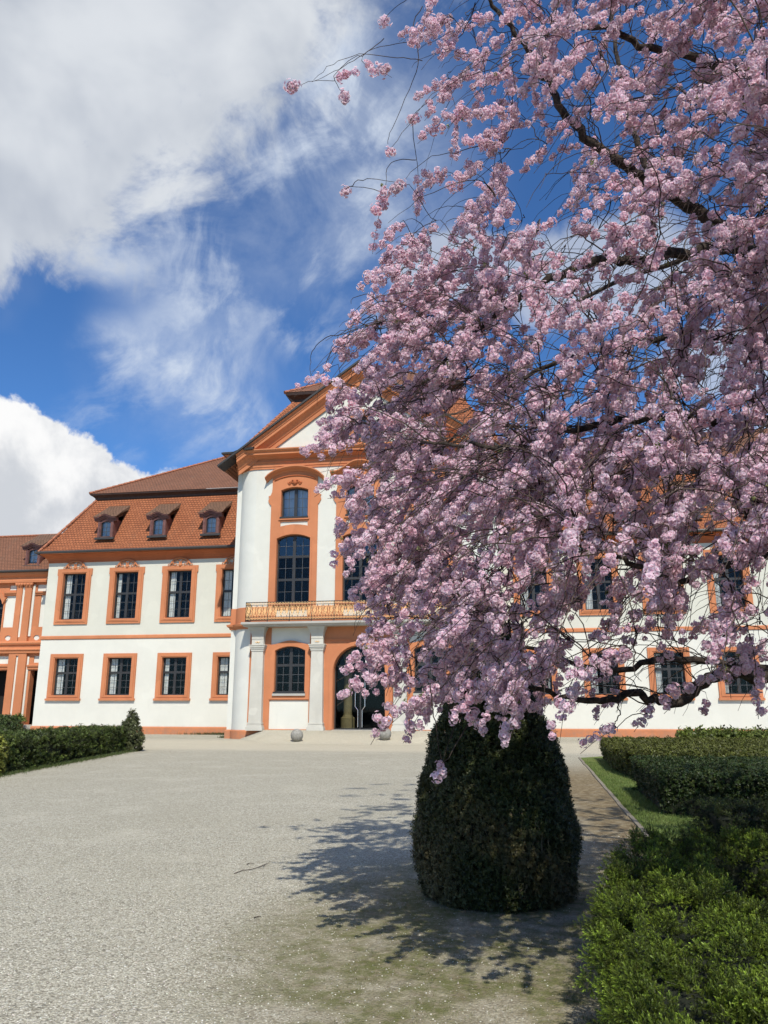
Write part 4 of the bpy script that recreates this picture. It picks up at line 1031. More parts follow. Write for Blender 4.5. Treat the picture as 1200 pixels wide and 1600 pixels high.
def shrink(poly, d):
    """offset a polygon inwards (counter-clockwise order)"""
    n = len(poly); out = []
    for i in range(n):
        a = np.array(poly[i-1]); b = np.array(poly[i]); c = np.array(poly[(i+1) % n])
        u = (b-a)/np.linalg.norm(b-a); w = (c-b)/np.linalg.norm(c-b)
        n1 = np.array([-u[1], u[0]]); n2 = np.array([-w[1], w[0]]); q = n1+n2; q = q/np.linalg.norm(q)
        out.append(tuple(b+q*d/max(q@n1, .35)))
    return out
def hedge(poly, h, label, dens, sc, base, tmpl, name='hedge', rough=.03, group=None, view=None, taper=.0, topbias=1.25, wild=.15, clump=0, clump_r=1.0):
    """clipped hedge: an added dark core that blocks light and a coat of sprigs over top and sides"""
    ar = sum(poly[i][0]*poly[(i+1) % len(poly)][1]-poly[(i+1) % len(poly)][0]*poly[i][1] for i in range(len(poly)))
    if ar < 0: poly = poly[::-1]
    n = len(poly); cx = sum(p[0] for p in poly)/n; cy = sum(p[1] for p in poly)/n
    root = empty(name, (cx, cy, 0), label, 'hedge', group)
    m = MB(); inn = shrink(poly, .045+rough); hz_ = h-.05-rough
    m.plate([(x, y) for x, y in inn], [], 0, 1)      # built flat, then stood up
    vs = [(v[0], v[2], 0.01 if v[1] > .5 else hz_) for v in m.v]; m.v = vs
    m.build('heart', 'hedge_dark_core', root)  # solid core added to stop light passing through the hedge
    # top
    P = []; D = []
    A = poly_area(poly); k = int(A*dens*topbias*1.02)
    xs = [p[0] for p in poly]; ys = [p[1] for p in poly]
    bb = (max(xs)-min(xs))*(max(ys)-min(ys)); T = np.column_stack([RNG.uniform(min(xs), max(xs), int(k*bb/A)), RNG.uniform(min(ys), max(ys), int(k*bb/A)), np.full(int(k*bb/A), h)])
    T = T[in_poly(T, poly)]
    if view is not None: T = T[view(T)]
    T[:, 2] += rough*1.6*lump(T, 7, 1.3)+RNG.normal(0, rough*.5, len(T))-.02
    P.append(T); D.append(np.column_stack([RNG.normal(0, .42, len(T)), RNG.normal(0, .42, len(T)), np.ones(len(T))]))
    for i in range(n):
        a = np.array(poly[i]); b = np.array(poly[(i+1) % n]); L = np.linalg.norm(b-a); u = (b-a)/L; nn = np.array([u[1], -u[0]])
        if nn@(-(a+b)/2) < -.15*np.linalg.norm((a+b)/2) and name != 'fore': pass
        kk = int(L*h*dens)
        if kk < 1: continue
        s_ = RNG.random(kk); z = RNG.random(kk)*h
        S = np.column_stack([a[0]+(b-a)[0]*s_, a[1]+(b-a)[1]*s_, z])
        if view is not None:
            keep = view(S); S = S[keep]; z = z[keep]
        off = rough*1.6*lump(S, 7, 2.2)+RNG.normal(0, rough*.5, len(S))-.01-taper*(1-z/h)
        S[:, :2] += nn[None]*off[:, None]
        P.append(S); D.append(np.column_stack([nn[0]+RNG.normal(0, .4, len(S)), nn[1]+RNG.normal(0, .4, len(S)), RNG.normal(.75, .35, len(S))]))
    P = np.vstack(P); D = np.vstack(D); N_ = len(P)
    if clump:
        nc_ = max(8, N_//clump); ci = RNG.choice(N_, nc_, replace=False); cp = P[ci]+D[ci]/np.linalg.norm(D[ci], axis=1, keepdims=True)*RNG.uniform(-.03, .03, (nc_, 1)); cd = D[ci]
        k_ = RNG.integers(0, nc_, N_); loc = RNG.normal(0, 1, (N_, 3)); loc /= np.linalg.norm(loc, axis=1, keepdims=True)
        P = cp[k_]+loc*np.array([[.034, .034, .026]])*RNG.random((N_, 1))**.4*clump_r; D = loc*1.0+cd[k_]*.75; cb = RNG.uniform(.4, 1.6, nc_)[k_]
    else: cb = np.ones(N_)
    parts_v = []; parts_q = []; parts_c = []; off = 0
    S = sc*RNG.uniform(.75, 1.2, N_)*(1+wild*(RNG.random(N_) > .93)*RNG.uniform(1, 3, N_))
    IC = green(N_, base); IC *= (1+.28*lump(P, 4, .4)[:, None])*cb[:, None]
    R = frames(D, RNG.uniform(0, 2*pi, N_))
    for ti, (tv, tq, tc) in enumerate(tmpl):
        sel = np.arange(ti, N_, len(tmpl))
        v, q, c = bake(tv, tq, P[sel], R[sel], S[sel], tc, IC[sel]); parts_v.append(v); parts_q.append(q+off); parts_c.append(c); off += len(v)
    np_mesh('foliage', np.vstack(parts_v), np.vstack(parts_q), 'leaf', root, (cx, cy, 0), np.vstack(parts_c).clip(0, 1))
    return root
YEW = [yew_sprig() for _ in range(5)]; TUFT = [leaf_tuft() for _ in range(5)]
def visible(P, m_=60):
    q = P-np.array([0, 0, EYE]); z = q@FW; x = 600+FPX*(q@RT)/np.maximum(z, .1); y = 800-FPX*(q@UP)/np.maximum(z, .1)
    return (z > .3) & (x > -400) & (x < 1500) & (y < 1900)
fore = [(.36, 1.6), (.34, 2.6), (.39, 4.05), (.53, 5.1), (.84, 6.2), (1.9, 6.6), (3.4, 6.8), (3.4, 6.25), (1.3, 6.0), (.98, 4.95), (1.15, 4.2), (3.4, 3.7), (3.4, 1.2), (1.0, 1.2)]
hedge(fore, .68, 'loose green yew hedge in the bottom right foreground with bright young shoots', 5600, .80, (.098, .140, .014), YEW, view=visible, rough=.06, wild=.15, topbias=1.1, clump=30, clump_r=1.25)
hedge([(2.02, 9.35), (6.5, 9.2), (6.5, 10.4), (2.1, 10.3)], .50, 'small low dark hedge directly behind the foreground yew hedge', 2200, 1.1, (.020, .034, .008), YEW, rough=.04, clump=14, clump_r=1.2)
hedge([(2.12, 12.75), (9, 12.4), (9, 16.2), (2.2, 16.3)], .60, 'dark clipped box hedge block in the middle of the right parterre', 1100, 1.6, (.020, .038, .008), TUFT, rough=.025, taper=.12, topbias=1.0)  # leaf colour darkened to carry the cherry tree's shade
hedge([(2.52, 24.8), (2.36, 20.3), (2.75, 17.4), (12, 17.1), (12, 25.0)], .57, 'large clipped hedge block with yellow-green flat top behind the middle hedge', 520, 2.4, (.070, .078, .014), TUFT, rough=.025, taper=.1, topbias=1.3)
hedge([(5.75, 26.6), (16, 26.6), (16, 29.5), (5.6, 29.5)], .60, 'farthest low hedge on the right, close to the orange palace plinth', 400, 2.8, (.085, .11, .018), TUFT, rough=.04, wild=.5)
hedge([(-11.0, 11.0), (-12.1, 17.5), (-13.55, 26.6), (-15.4, 27.0), (-14.9, 21.0), (-13.6, 11.0)], .72, 'long clipped yew hedge at the left edge of the gravel court', 620, 2.3, (.048, .070, .014), TUFT, rough=.045, view=visible, wild=.2, topbias=1.4, clump=12, clump_r=2.6)

def lathed_bush(name, cx, cy, prof, label, cat, dens, sc, base, tmpl, brown=None, rough=.03, heart='hedge_dark_core'):
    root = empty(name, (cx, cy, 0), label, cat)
    m = MB(); m.lathe(cx, cy, [(max(.01, r-.06-rough), z) for z, r in prof], 24); m.build('heart', heart, root)  # added dark core, keeps light from shining through the bush
    zs = np.array([p[0] for p in prof]); rs = np.array([p[1] for p in prof])
    seg = np.hypot(np.diff(zs), np.diff(rs)); area = 2*pi*(rs[1:]+rs[:-1])/2*seg; n = int(area.sum()*dens)
    si = RNG.choice(len(seg), n, p=area/area.sum()); t = RNG.random(n)
    z = zs[si]+(zs[si+1]-zs[si])*t; r = rs[si]+(rs[si+1]-rs[si])*t; a = RNG.uniform(0, 2*pi, n)
    dr = rs[si+1]-rs[si]; dz = zs[si+1]-zs[si]; nl = np.hypot(dr, dz); nr = dz/nl; nz = -dr/nl
    P = np.column_stack([cx+r*np.cos(a), cy+r*np.sin(a), z])
    o = rough*1.5*lump(P, 6, .7)+RNG.normal(0, rough*.55, n)-.012
    P += np.column_stack([np.cos(a)*nr, np.sin(a)*nr, nz])*o[:, None]
    D = np.column_stack([np.cos(a)*nr, np.sin(a)*nr, nz+.45])+RNG.normal(0, .4, (n, 3))
    IC = green(n, base)*(1+.2*lump(P, 5, .1)[:, None])
    if brown is not None:
        k = brown(P, a); IC = IC*(1-k[:, None])+np.array([[.16, .122, .052]])*k[:, None]*RNG.uniform(.6, 1.5, (n, 1))
        keep = RNG.random(n) > k*.35; P, D, IC = P[keep], D[keep], IC[keep]; n = len(P)
    R = frames(D, RNG.uniform(0, 2*pi, n)); S = sc*RNG.uniform(.7, 1.25, n)
    pv, pq, pc, off = [], [], [], 0
    for ti, (tv, tq, tc) in enumerate(tmpl):
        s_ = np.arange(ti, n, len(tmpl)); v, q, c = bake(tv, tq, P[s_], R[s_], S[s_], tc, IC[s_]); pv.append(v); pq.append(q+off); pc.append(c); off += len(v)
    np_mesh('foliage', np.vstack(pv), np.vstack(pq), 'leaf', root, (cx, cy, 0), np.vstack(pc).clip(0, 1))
    return root
TX, TY = -.22, 7.5
cprof = [(.0, .60), (.12, .655), (.35, .69), (.6, .69), (1.0, .62), (1.32, .53), (1.64, .42), (1.95, .30), (2.25, .19), (2.45, .1), (2.53, .03)]
def browning(P, a):
    z = P[:, 2]; k = np.clip((1.15-z)/.7, 0, 1)*np.clip(.45+.9*lump(P, 3.1, 1.9), 0, 1); front = np.clip(np.cos(a+pi/2-.25), 0, 1)**.5
    return np.clip(k*(.35+.65*front), 0, .9)
cone = lathed_bush('cone_topiary', TX, TY, cprof, 'tall dark cone-shaped clipped box bush under the blossoming cherry', 'topiary', 4600, 1.15, (.034, .044, .013), TUFT, browning)
m = MB()      # bare woody stems showing through the thin lower part
for k in range(300):
    a = -pi/2+random.gauss(.15, .85); z = random.uniform(.05, .8); r = np.interp(z, [p[0] for p in cprof], [p[1] for p in cprof])-random.uniform(-.01, .05)
    L = random.uniform(.05, .2); x, y = TX+r*cos(a), TY+r*sin(a); z2 = min(z+L, 1.35); r2 = np.interp(z2, [p[0] for p in cprof], [p[1] for p in cprof])-random.uniform(-.015, .03); a2 = a+random.gauss(0, .05)
    m.tube([(x, y, z), ((x+TX+r2*cos(a2))/2+random.gauss(0, .008), (y+TY+r2*sin(a2))/2, (z+z2)/2), (TX+r2*cos(a2), TY+r2*sin(a2), z2)], [.0035, .003, .002], 3, False)
material('dry_stem', plain((0.19, 0.15, 0.09), 0.85, vary=.4, sc=30))
tag(m.build('stems', 'dry_stem', cone), kind='stuff')
lathed_bush('conical_shrub', -13.45, 26.35, [(0, .34), (.3, .38), (.6, .34), (.85, .24), (1.1, .13), (1.34, .03)], 'shaggy pointed brownish-green shrub at the near end of the left hedge by the gravel', 'shrub', 500, 3.0, (.075, .085, .035), TUFT, rough=.07)
lathed_bush('golden_bush', -12.35, 17.1, [(0, .25), (.2, .42), (.55, .44), (.8, .25), (.88, .05)], 'small yellow-green bush at the very left edge in front of the long hedge', 'bush', 500, 3.0, (.16, .17, .03), TUFT, rough=.05)
rbx = at_y(4, 1135, 33.0)[0]
lathed_bush('round_bush', rbx, 33.0, [(0, .5), (.3, .75), (.7, .7), (.95, .35), (1.0, .05)], 'small round dark bush behind the left hedge near the gallery building', 'bush', 300, 3.5, (.04, .065, .018), TUFT, rough=.05)
# potted plant on the gallery steps
pp = at_y(35, 1133, 41.2); px_, py_ = -27.75, 41.0
pot = empty('potted_plant', (px_, py_, .14), 'terracotta pot with a leafy green plant on the steps by the gallery building', 'potted plant')
m = MB(); m.lathe(px_, py_, [(.22, .142), (.25, .2), (.33, .5), (.38, .52), (.38, .6), (.33, .6), (.30, .52), (.01, .52)], 20); m.build('pot', 'terracotta', pot)
n = 260; D = RNG.normal(0, 1, (n, 3)); D[:, 2] = np.abs(D[:, 2]); D /= np.linalg.norm(D, axis=1, keepdims=True)
P = np.array([[px_, py_, .62]])+D*RNG.uniform(.05, .36, (n, 1)); v, q, c = bake(*[TUFT[0][0], TUFT[0][1]], P, frames(D, RNG.uniform(0, 6, n)), RNG.uniform(3, 5, n), TUFT[0][2], green(n, (.12, .17, .04)))
np_mesh('foliage', v, q, 'leaf', pot, (px_, py_, .6), c)

# ------------------------------------------------------------------ cherry tree
tree = empty('cherry_tree', (3.6, 6.2, 0), 'weeping cherry tree covered in pink double blossom arching in from the right', 'tree')
TC = np.array([3.6, 6.2])
def W(px, py, Y): return at_y(px, py, Y)
def smooth_path(pts, sub=6, jit=.0):
    P = np.array(pts, float); n = len(P); out = []
    Q = np.vstack([2*P[0]-P[1], P, 2*P[-1]-P[-2]])
    for i in range(n-1):
        p0, p1, p2, p3 = Q[i], Q[i+1], Q[i+2], Q[i+3]
        for k in range(sub):
            t = k/sub; out.append(.5*((2*p1)+(-p0+p2)*t+(2*p0-5*p1+4*p2-p3)*t*t+(-p0+3*p1-3*p2+p3)*t**3))
    out.append(P[-1]); out = np.array(out)
    if jit: out[1:-1] += RNG.normal(0, jit, out[1:-1].shape)
    return out
m = MB()
tk = smooth_path([(3.62, 6.22, -.05), (3.6, 6.2, .5), (3.55, 6.15, 1.2), (3.5, 6.15, 1.9), (3.45, 6.1, 2.5), (3.4, 6.0, 3.2)], 4, .012)
m.tube(tk, list(np.interp(range(len(tk)), [0, 3, 10, len(tk)-1], [.34, .24, .2, .15])), 14); m.build('trunk', 'bark', tree, smooth=True)
limbs = [
 ([(3.5, 6.1, 1.75), W(1330, 1040, 6.1), W(1200, 1056, 6.0), W(1130, 1052, 5.9), W(1095, 1070, 5.85), W(1065, 1094, 5.8), W(1030, 1096, 5.7), W(990, 1085, 5.6), W(930, 1095, 5.5), W(860, 1082, 5.4), W(800, 1060, 5.2)], .072, .010),
 ([(3.5, 6.2, 1.9), W(1300, 1020, 6.5), W(1200, 1045, 6.6), W(1120, 1036, 6.7), W(1030, 1030, 6.7), W(960, 1048, 6.7), W(900, 1038, 6.8), W(820, 1010, 6.9), W(740, 1005, 7.0)], .048, .010),
 ([(3.4, 6.0, 3.0), W(1300, 440, 6.0), W(1200, 402, 5.9), W(1140, 385, 5.8), W(1080, 392, 5.7), W(1000, 406, 5.6), W(930, 408, 5.5), W(870, 436, 5.4), W(800, 470, 5.3), W(720, 540, 5.2), W(660, 600, 5.1)], .085, .010),
 ([(3.4, 6.0, 3.1), W(1290, 470, 6.1), W(1190, 405, 6.0), W(1120, 350, 5.9), W(1050, 305, 5.8), W(1010, 280, 5.7), W(960, 250, 5.6), W(920, 218, 5.5), W(885, 180, 5.4), W(858, 130, 5.3), W(820, 70, 5.2), W(780, 20, 5.1), W(740, -40, 5.0)], .088, .010),
 ([W(1040, 298, 5.8), W(1005, 250, 5.9), W(985, 190, 6.0), W(968, 110, 6.1), W(955, 30, 6.2), W(950, -80, 6.3)], .035, .010),
 ([(3.4, 6.0, 2.9), W(1280, 680, 5.4), W(1200, 655, 5.2), W(1130, 662, 5.0), W(1060, 650, 4.9), W(980, 655, 4.8), W(900, 672, 4.7), W(820, 690, 4.6), W(740, 700, 4.6), W(660, 690, 4.7)], .05, .008),
 ([(3.5, 6.1, 2.3), W(1290, 850, 5.0), W(1200, 868, 4.7), W(1130, 880, 4.5), W(1060, 905, 4.4), W(1010, 892, 4.3), W(950, 860, 4.2), W(890, 820, 4.1), W(830, 800, 4.1)], .032, .007),
 ([(3.4, 6.0, 3.0), W(1290, 560, 6.6), W(1180, 540, 6.8), W(1080, 520, 7.0), W(980, 540, 7.0), W(880, 560, 7.1), W(780, 620, 7.2), W(690, 700, 7.2)], .06, .010),
 ([(3.4, 6.0, 3.2), (3.3, 5.3, 4.6), W(1240, 200, 5.0), W(1160, 130, 4.9), W(1080, 90, 4.8), W(1000, 70, 4.7), W(930, 40, 4.6), W(860, 60, 4.6)], .06, .010),
 ([(3.4, 6.0, 3.2), (3.5, 5.2, 4.4), (3.3, 4.6, 5.4), (2.9, 4.1, 6.0), (2.4, 3.9, 6.1)], .06, .010),
 ([(3.4, 6.0, 3.2), (3.5, 6.6, 4.8), (3.1, 7.4, 6.0), (2.3, 8.1, 6.5), (1.3, 8.4, 6.4), (.5, 8.2, 5.8), (0, 8, 5)], .06, .010),
 ([(3.4, 6.0, 3.2), (3.6, 5.8, 5.0), (3.4, 5.6, 6.6), (2.8, 5.4, 7.6), (2.0, 5.3, 8.0), (1.2, 5.1, 7.7), (.5, 5.0, 7.2)], .06, .010),
 ([(3.4, 6.0, 2.8), (2.9, 5.0, 3.6), (2.4, 4.1, 4.2), (1.9, 3.5, 4.3), (1.3, 3.2, 4.0)], .05, .010),
]
nodes = []; ndir = []
for pts, r0, r1 in limbs:
    m = MB(); P = smooth_path(pts, 5, .012); n = len(P); r0 *= .60; m.tube(P, [r0*(1-(k/(n-1)))**.8+r1 for k in range(n)], 9); m.build('limb', 'bark', tree, smooth=True)
    for k in range(3, n): nodes.append(P[k]); ndir.append((P[k]-P[k-1])/np.linalg.norm(P[k]-P[k-1]))

# how full the crown is, by rows of the view from the court (sky shows through at the top)
DEN = np.array([
 [0, 0, .15, .58, .76, .68, .85, .85, .8, .8], [0, .03, .24, .68, .76, .62, .82, .84, .8, .8], [.0, .03, .36, .64, .68, .60, .70, .72, .7, .7],
 [0, .02, .36, .64, .52, .42, .64, .72, .7, .7], [0, .03, .50, .70, .50, .44, .62, .76, .7, .7], [0, .07, .54, .72, .68, .68, .72, .74, .7, .7],
 [0, .34, .88, .84, .74, .70, .72, .72, .7, .7], [.12, .62, .95, .90, .82, .90, .85, .72, .7, .7], [0, .42, .90, .92, .93, .90, .80, .76, .7, .7],
 [0, .36, .86, .88, .86, .72, .60, .58, .7, .7], [0, .30, .74, .78, .70, .52, .48, .50, .7, .7], [0, .30, .68, .62, .60, .64, .64, .62, .5, .5], [0, .02, .10, .02, .02, .03, .01, 0, 0, 0]])
def density(px, py):      # rows centred at -50, 50, 150 ... ; columns at 450, 550 ...
    gx = np.clip((px-450)/100, 0, 9); gy = np.clip((py+50)/100, 0, 12)
    i = int(min(gx, 8)); j = int(min(gy, 11)); fx, fy = gx-i, gy-j
    return DEN[j, i]*(1-fx)*(1-fy)+DEN[j, i+1]*fx*(1-fy)+DEN[j+1, i]*(1-fx)*fy+DEN[j+1, i+1]*fx*fy
def edge_x(py): return np.interp(py, [-200, 0, 100, 200, 300, 400, 470, 520, 560, 600, 640, 690, 740, 800, 860, 900, 950, 1000, 1050, 1100, 1130], [700, 660, 650, 640, 615, 590, 570, 545, 520, 505, 520, 520, 530, 545, 575, 588, 590, 580, 565, 640, 730])
RC = 4.75
def sample_depth(px, py):
    d = ray(px, py); dh = d[:2]/np.linalg.norm(d[:2]); b = dh@TC; c = TC@TC-RC*RC; disc = b*b-c
    k = np.linalg.norm(d[:2])
    if disc < .3: return max(4.8, b+RNG.normal(0, .25))/k
    s_ = sqrt(disc); t0 = max(b-s_, 3.9+.9*float(np.clip((860-px)/120, 0, 1))); t1 = b+s_*.75
    if RNG.random() < .55: t = t0+RNG.exponential(.55)+.1
    else: t = RNG.uniform(t0, min(t1, t0+5.0))
    return min(t, t1)/k
sprays = []
for j in range(13):
    for i in range(9):
        x0, y0 = 450+i*100, -150+j*100+50
        pass
heads = []; last = 0
for _ in range(60000):
    px = RNG.uniform(430, 1420); py = RNG.uniform(-160, 1150)
    if px < edge_x(py)+12: continue
    if py > np.interp(px, [600, 680, 760, 850, 950, 1050, 1200, 1400], [1060, 1100, 1080, 1060, 1050, 1045, 1040, 1050]): continue
    c = density(px, py); lam = -math.log(max(1-c, .02))*(13.0+4.0*float(np.clip((880-px)/120, 0, 1)))/1e4      # sprays per px
    if RNG.random() > lam*(990*1310)/60000: continue
    if heads and RNG.random() < .55:      # plumes gather round a shared bough end
        q0 = heads[int(RNG.integers(max(0, len(heads)-400), len(heads)))]; P = q0+RNG.normal(0, 1, 3)*np.array([.15, .15, .11]); u_, v_, w_ = project(P)
        if u_ < edge_x(v_)+12 or RNG.random() > .35+density(u_, v_): continue
    else:
        t = sample_depth(px, py); P = ray(px, py)*t+np.array([0, 0, EYE]); heads.append(P)
    if P[2] < 1.35: continue
    sprays.append((P, None))
# crown outside the frame: overhead and to the right, it shades the court
for _ in range(820):
    a = RNG.uniform(0, 2*pi); r = RC*sqrt(RNG.uniform(.05, 1)); x, y = TC[0]+r*cos(a), TC[1]+r*sin(a); zt = 7.9*sqrt(max(.05, 1-(r/5.4)**2)); z = RNG.uniform(max(1.7, zt*.35), zt)
    p = np.array([x, y, z]); u, v, w = project(p)
    if w > .2 and -60 < u < 1230 and -60 < v < 1700: continue
    if y < 3.8 or (x < 1.5 and y < 5.0): continue
    sprays.append((p, None))
# sprays that hang clear of the mass, each with its own hanging direction
single = [((470, 133), 5.2, (445, 137), 3), ((522, 122), 5.2, (560, 108), 3), ((534, 152), 5.3, (536, 158), 2), ((570, 100), 5.1, (612, 112), 4), ((600, 33), 5.3, (600, 38), 2), ((646, 60), 5.2, (640, 65), 2),
 ((612, 230), 5.4, (606, 238), 2), ((640, 190), 5.3, (652, 184), 2), ((541, 295), 5.3, (538, 299), 1), ((630, 290), 5.2, (592, 302), 4), ((600, 312), 5.3, (588, 330), 3), ((590, 345), 5.4, (582, 390), 3), ((600, 440), 5.2, (578, 462), 3),
 ((560, 500), 5.2, (544, 505), 2), ((572, 515), 5.2, (535, 540), 3), ((520, 572), 5.1, (460, 608), 4), ((540, 600), 5.0, (478, 590), 3), ((590, 640), 4.9, (486, 682), 6), ((560, 690), 4.9, (500, 710), 4), ((560, 780), 4.9, (512, 770), 3),
 ((620, 820), 4.8, (528, 852), 5), ((610, 935), 4.7, (555, 950), 5), ((640, 1020), 4.5, (525, 1043), 8), ((585, 1050), 4.5, (572, 1085), 3), ((690, 1075), 4.4, (602, 1120), 7), ((640, 1105), 4.4, (640, 1138), 4), ((722, 1100), 4.3, (755, 1140), 5),
 ((692, 1190), 4.3, (682, 1222), 3), ((1020, 1105), 4.6, (990, 1135), 4), ((965, 1136), 4.3, (906, 1165), 5), ((860, 1095), 4.5, (825, 1108), 4), ((790, 1080), 4.6, (770, 1105), 3), ((1105, 1092), 5.0, (1100, 1110), 2), ((905, 1070), 4.9, (888, 1100), 3), ((735, 1040), 4.5, (700, 1095), 5)]
for (a, b), Y, (c, d), n in single:
    Y += .45*(b > 900); p = W(a, b, Y); q = W(c, d, Y+RNG.uniform(-.12, .12)); sprays.append((p, (q, n)))
# order the sprays outwards from the limbs and grow twigs to them
N0 = np.array(nodes); ds = []
for P, e in sprays: ds.append(np.min(np.linalg.norm(N0-P, axis=1)))
order = np.argsort(ds); nodes = list(nodes); ndir = list(ndir); depthn = [0]*len(nodes)
NA = np.zeros((60000, 3)); ND = np.zeros((60000, 3)); NL = np.zeros(60000); cntN = len(nodes); NA[:cntN] = nodes; ND[:cntN] = ndir
tw = []; pomp_P = []; pomp_N = []; pomp_S = []
def bez(p0, p1, p2, p3, n):
    t = np.linspace(0, 1, n)[:, None]; return (1-t)**3*p0+3*(1-t)**2*t*p1+3*(1-t)*t*t*p2+t**3*p3
def wiggle(P, amp):
    n = len(P); w = np.cumsum(RNG.normal(0, amp, (n, 3)), axis=0); w -= np.linspace(0, 1, n)[:, None]*w[-1]; return P+w
for oi in order:
    P, e = sprays[oi]
    A = NA[:cntN]; dv = A-P; dist = np.linalg.norm(dv, axis=1)
    # prefer nodes nearer the trunk axis and above the spray
    pen = dist+.35*np.clip(P[2]-A[:, 2]-.1, 0, None)+.30*np.clip(np.linalg.norm(A[:, :2]-TC, axis=1)-np.linalg.norm(P[:2]-TC), 0, None)*2+NL[:cntN]*.03
    k = int(np.argmin(pen+np.where(dist < .12, .3, 0)+RNG.random(cntN)*.12)); S0 = A[k]; L = np.linalg.norm(P-S0)
    out = P[:2]-TC; out = out/np.linalg.norm(out); drop = np.array([out[0]*.55, out[1]*.55, -.75])
    if e is not None: tip, npomp = e; sd = tip-P; SL = np.linalg.norm(sd); sd = sd/max(SL, .01)
    else:
        sd = drop+RNG.normal(0, .38, 3); sd[0] -= .18; sd = sd/np.linalg.norm(sd); npomp = int(RNG.integers(5, 13)); SL = .034*npomp
    arch = np.array([0, 0, .30*L])
    C1 = S0+ND[k]*L*.3+arch*.8+RNG.normal(0, .05*L, 3); C2 = P-sd*L*.32+arch*.5
    n = max(5, int(L/.06)+2); path = bez(S0, C1, C2, P, n); path = wiggle(path, .006+.004*L)
    path[0] = S0
    tail = P+np.linspace(0, 1, 4)[1:, None]*sd*SL+np.array([[0, 0, -.02*q*q*SL] for q in (1, 2, 3)])
    full = np.vstack([path, tail]); m_ = len(full)
    r0 = .0028+.0022*min(L, 2.0)
    tw.append((full, np.linspace(r0, .0015, m_)))
    for q in range(1, n, 2):
        if cntN < 59990:
            NA[cntN] = path[q]; dd = path[min(q+1, n-1)]-path[q-1]; ND[cntN] = dd/max(np.linalg.norm(dd), 1e-6); NL[cntN] = NL[k]+1; cntN += 1
    for q in range(npomp):
        t = (q+.5)/npomp; c = P+sd*SL*t; c[2] -= .05*SL*t*t
        jit = RNG.normal(0, .019 if e is None else .011, 3)
        pomp_P.append(c+jit); pomp_N.append(np.array([0, 0, -.35])+jit*25+RNG.normal(0, .25, 3)); pomp_S.append(RNG.uniform(.72, 1.12)*(.8 if t > .85 else 1)*(1 if e is None or P[2] < 5 else 1.35))
    if e is None and RNG.random() < .5:       # a second short plume beside it
        sd2 = sd+RNG.normal(0, .5, 3); sd2 /= np.linalg.norm(sd2); c0_ = path[max(1, n-3)]
        for q in range(int(RNG.integers(2, 5))):
            pomp_P.append(c0_+sd2*(.04+.038*q)+RNG.normal(0, .012, 3)); pomp_N.append(RNG.normal(0, .6, 3)+np.array([0, 0, -.2])); pomp_S.append(RNG.uniform(.7, 1.05))
        tw.append((np.array([c0_, c0_+sd2*.1, c0_+sd2*.2]), np.array([.0025, .002, .0015])))
# bare arching twigs between the blossom
for _ in range(4200):
    k = int(RNG.integers(0, cntN)); S0 = NA[k].copy(); u, v, w = project(S0)
    if w < 1.5: continue
    L = RNG.uniform(.25, .95); out = S0[:2]-TC; out /= np.linalg.norm(out)+1e-6
    e1 = S0+ND[k]*L*.4+np.array([0, 0, .18*L])+RNG.normal(0, .13*L, 3); e2 = e1+np.array([out[0]*.45*L, out[1]*.45*L, -.1*L])+RNG.normal(0, .16*L, 3); e3 = e2+np.array([out[0]*.2*L, out[1]*.2*L, -.5*L])+RNG.normal(0, .14*L, 3)
    u3, v3, w3 = project(e3)
    if u3 < edge_x(v3)-30 or v3 > 1120: continue
    if u3 < 820 and v3 < 480 and RNG.random() < .7: continue
    n = 13; tw.append((wiggle(bez(S0, e1, e2, e3, n), .0105), np.linspace(RNG.uniform(.0032, .0052), .0014, n)))
for pts in ([(600, 60), (575, 80), (545, 100), (515, 115), (487, 128)], [(660, 95), (620, 90), (560, 85), (520, 100), (490, 125)], [(660, 10), (645, 40), (655, 90), (640, 140), (612, 200), (606, 225)], [(650, 250), (625, 250), (605, 262), (602, 300)],
            [(540, 296), (560, 283), (590, 280), (625, 288)], [(560, 512), (540, 520), (510, 528), (490, 545), (484, 566), (487, 590)], [(548, 520), (520, 545), (508, 572), (505, 590)], [(740, 1085), (745, 1110), (727, 1140), (700, 1185), (692, 1190)],
            [(672, 1070), (676, 1110), (684, 1150), (690, 1188)], [(965, 1095), (968, 1115), (960, 1130), (962, 1138)]):
    Pp = smooth_path([W(a, b, 5.2 if b < 900 else 4.75) for a, b in pts], 4, .004); tw.append((Pp, np.linspace(.0045, .002, len(Pp))))
def tubes(tw, sides=4):
    Vs, Qs = [], []; off = 0; an = np.arange(sides)*2*pi/sides
    for P, r in tw:
        n = len(P); T = np.gradient(P, axis=0); T /= np.linalg.norm(T, axis=1, keepdims=True)+1e-9
        a = np.array([0, 0, 1.]) if abs(T[0][2]) < .9 else np.array([1., 0, 0]); U = np.cross(T, a); U /= np.linalg.norm(U, axis=1, keepdims=True)+1e-9; Wv = np.cross(T, U)
        V = P[:, None]+r[:, None, None]*(np.cos(an)[None, :, None]*U[:, None]+np.sin(an)[None, :, None]*Wv[:, None]); Vs.append(V.reshape(-1, 3))
        i = np.arange(n-1)[:, None]*sides; k = np.arange(sides)[None]; k2 = (k+1) % sides
        Qs.append(np.stack([i+k, i+k2, i+sides+k2, i+sides+k], -1).reshape(-1, 4)+off); off += n*sides
    return np.vstack(Vs), np.vstack(Qs)
V, Q = tubes(tw); np_mesh('twigs', V, Q, 'twig_bark', tree, (3.6, 6.2, 1.5), smooth=True)

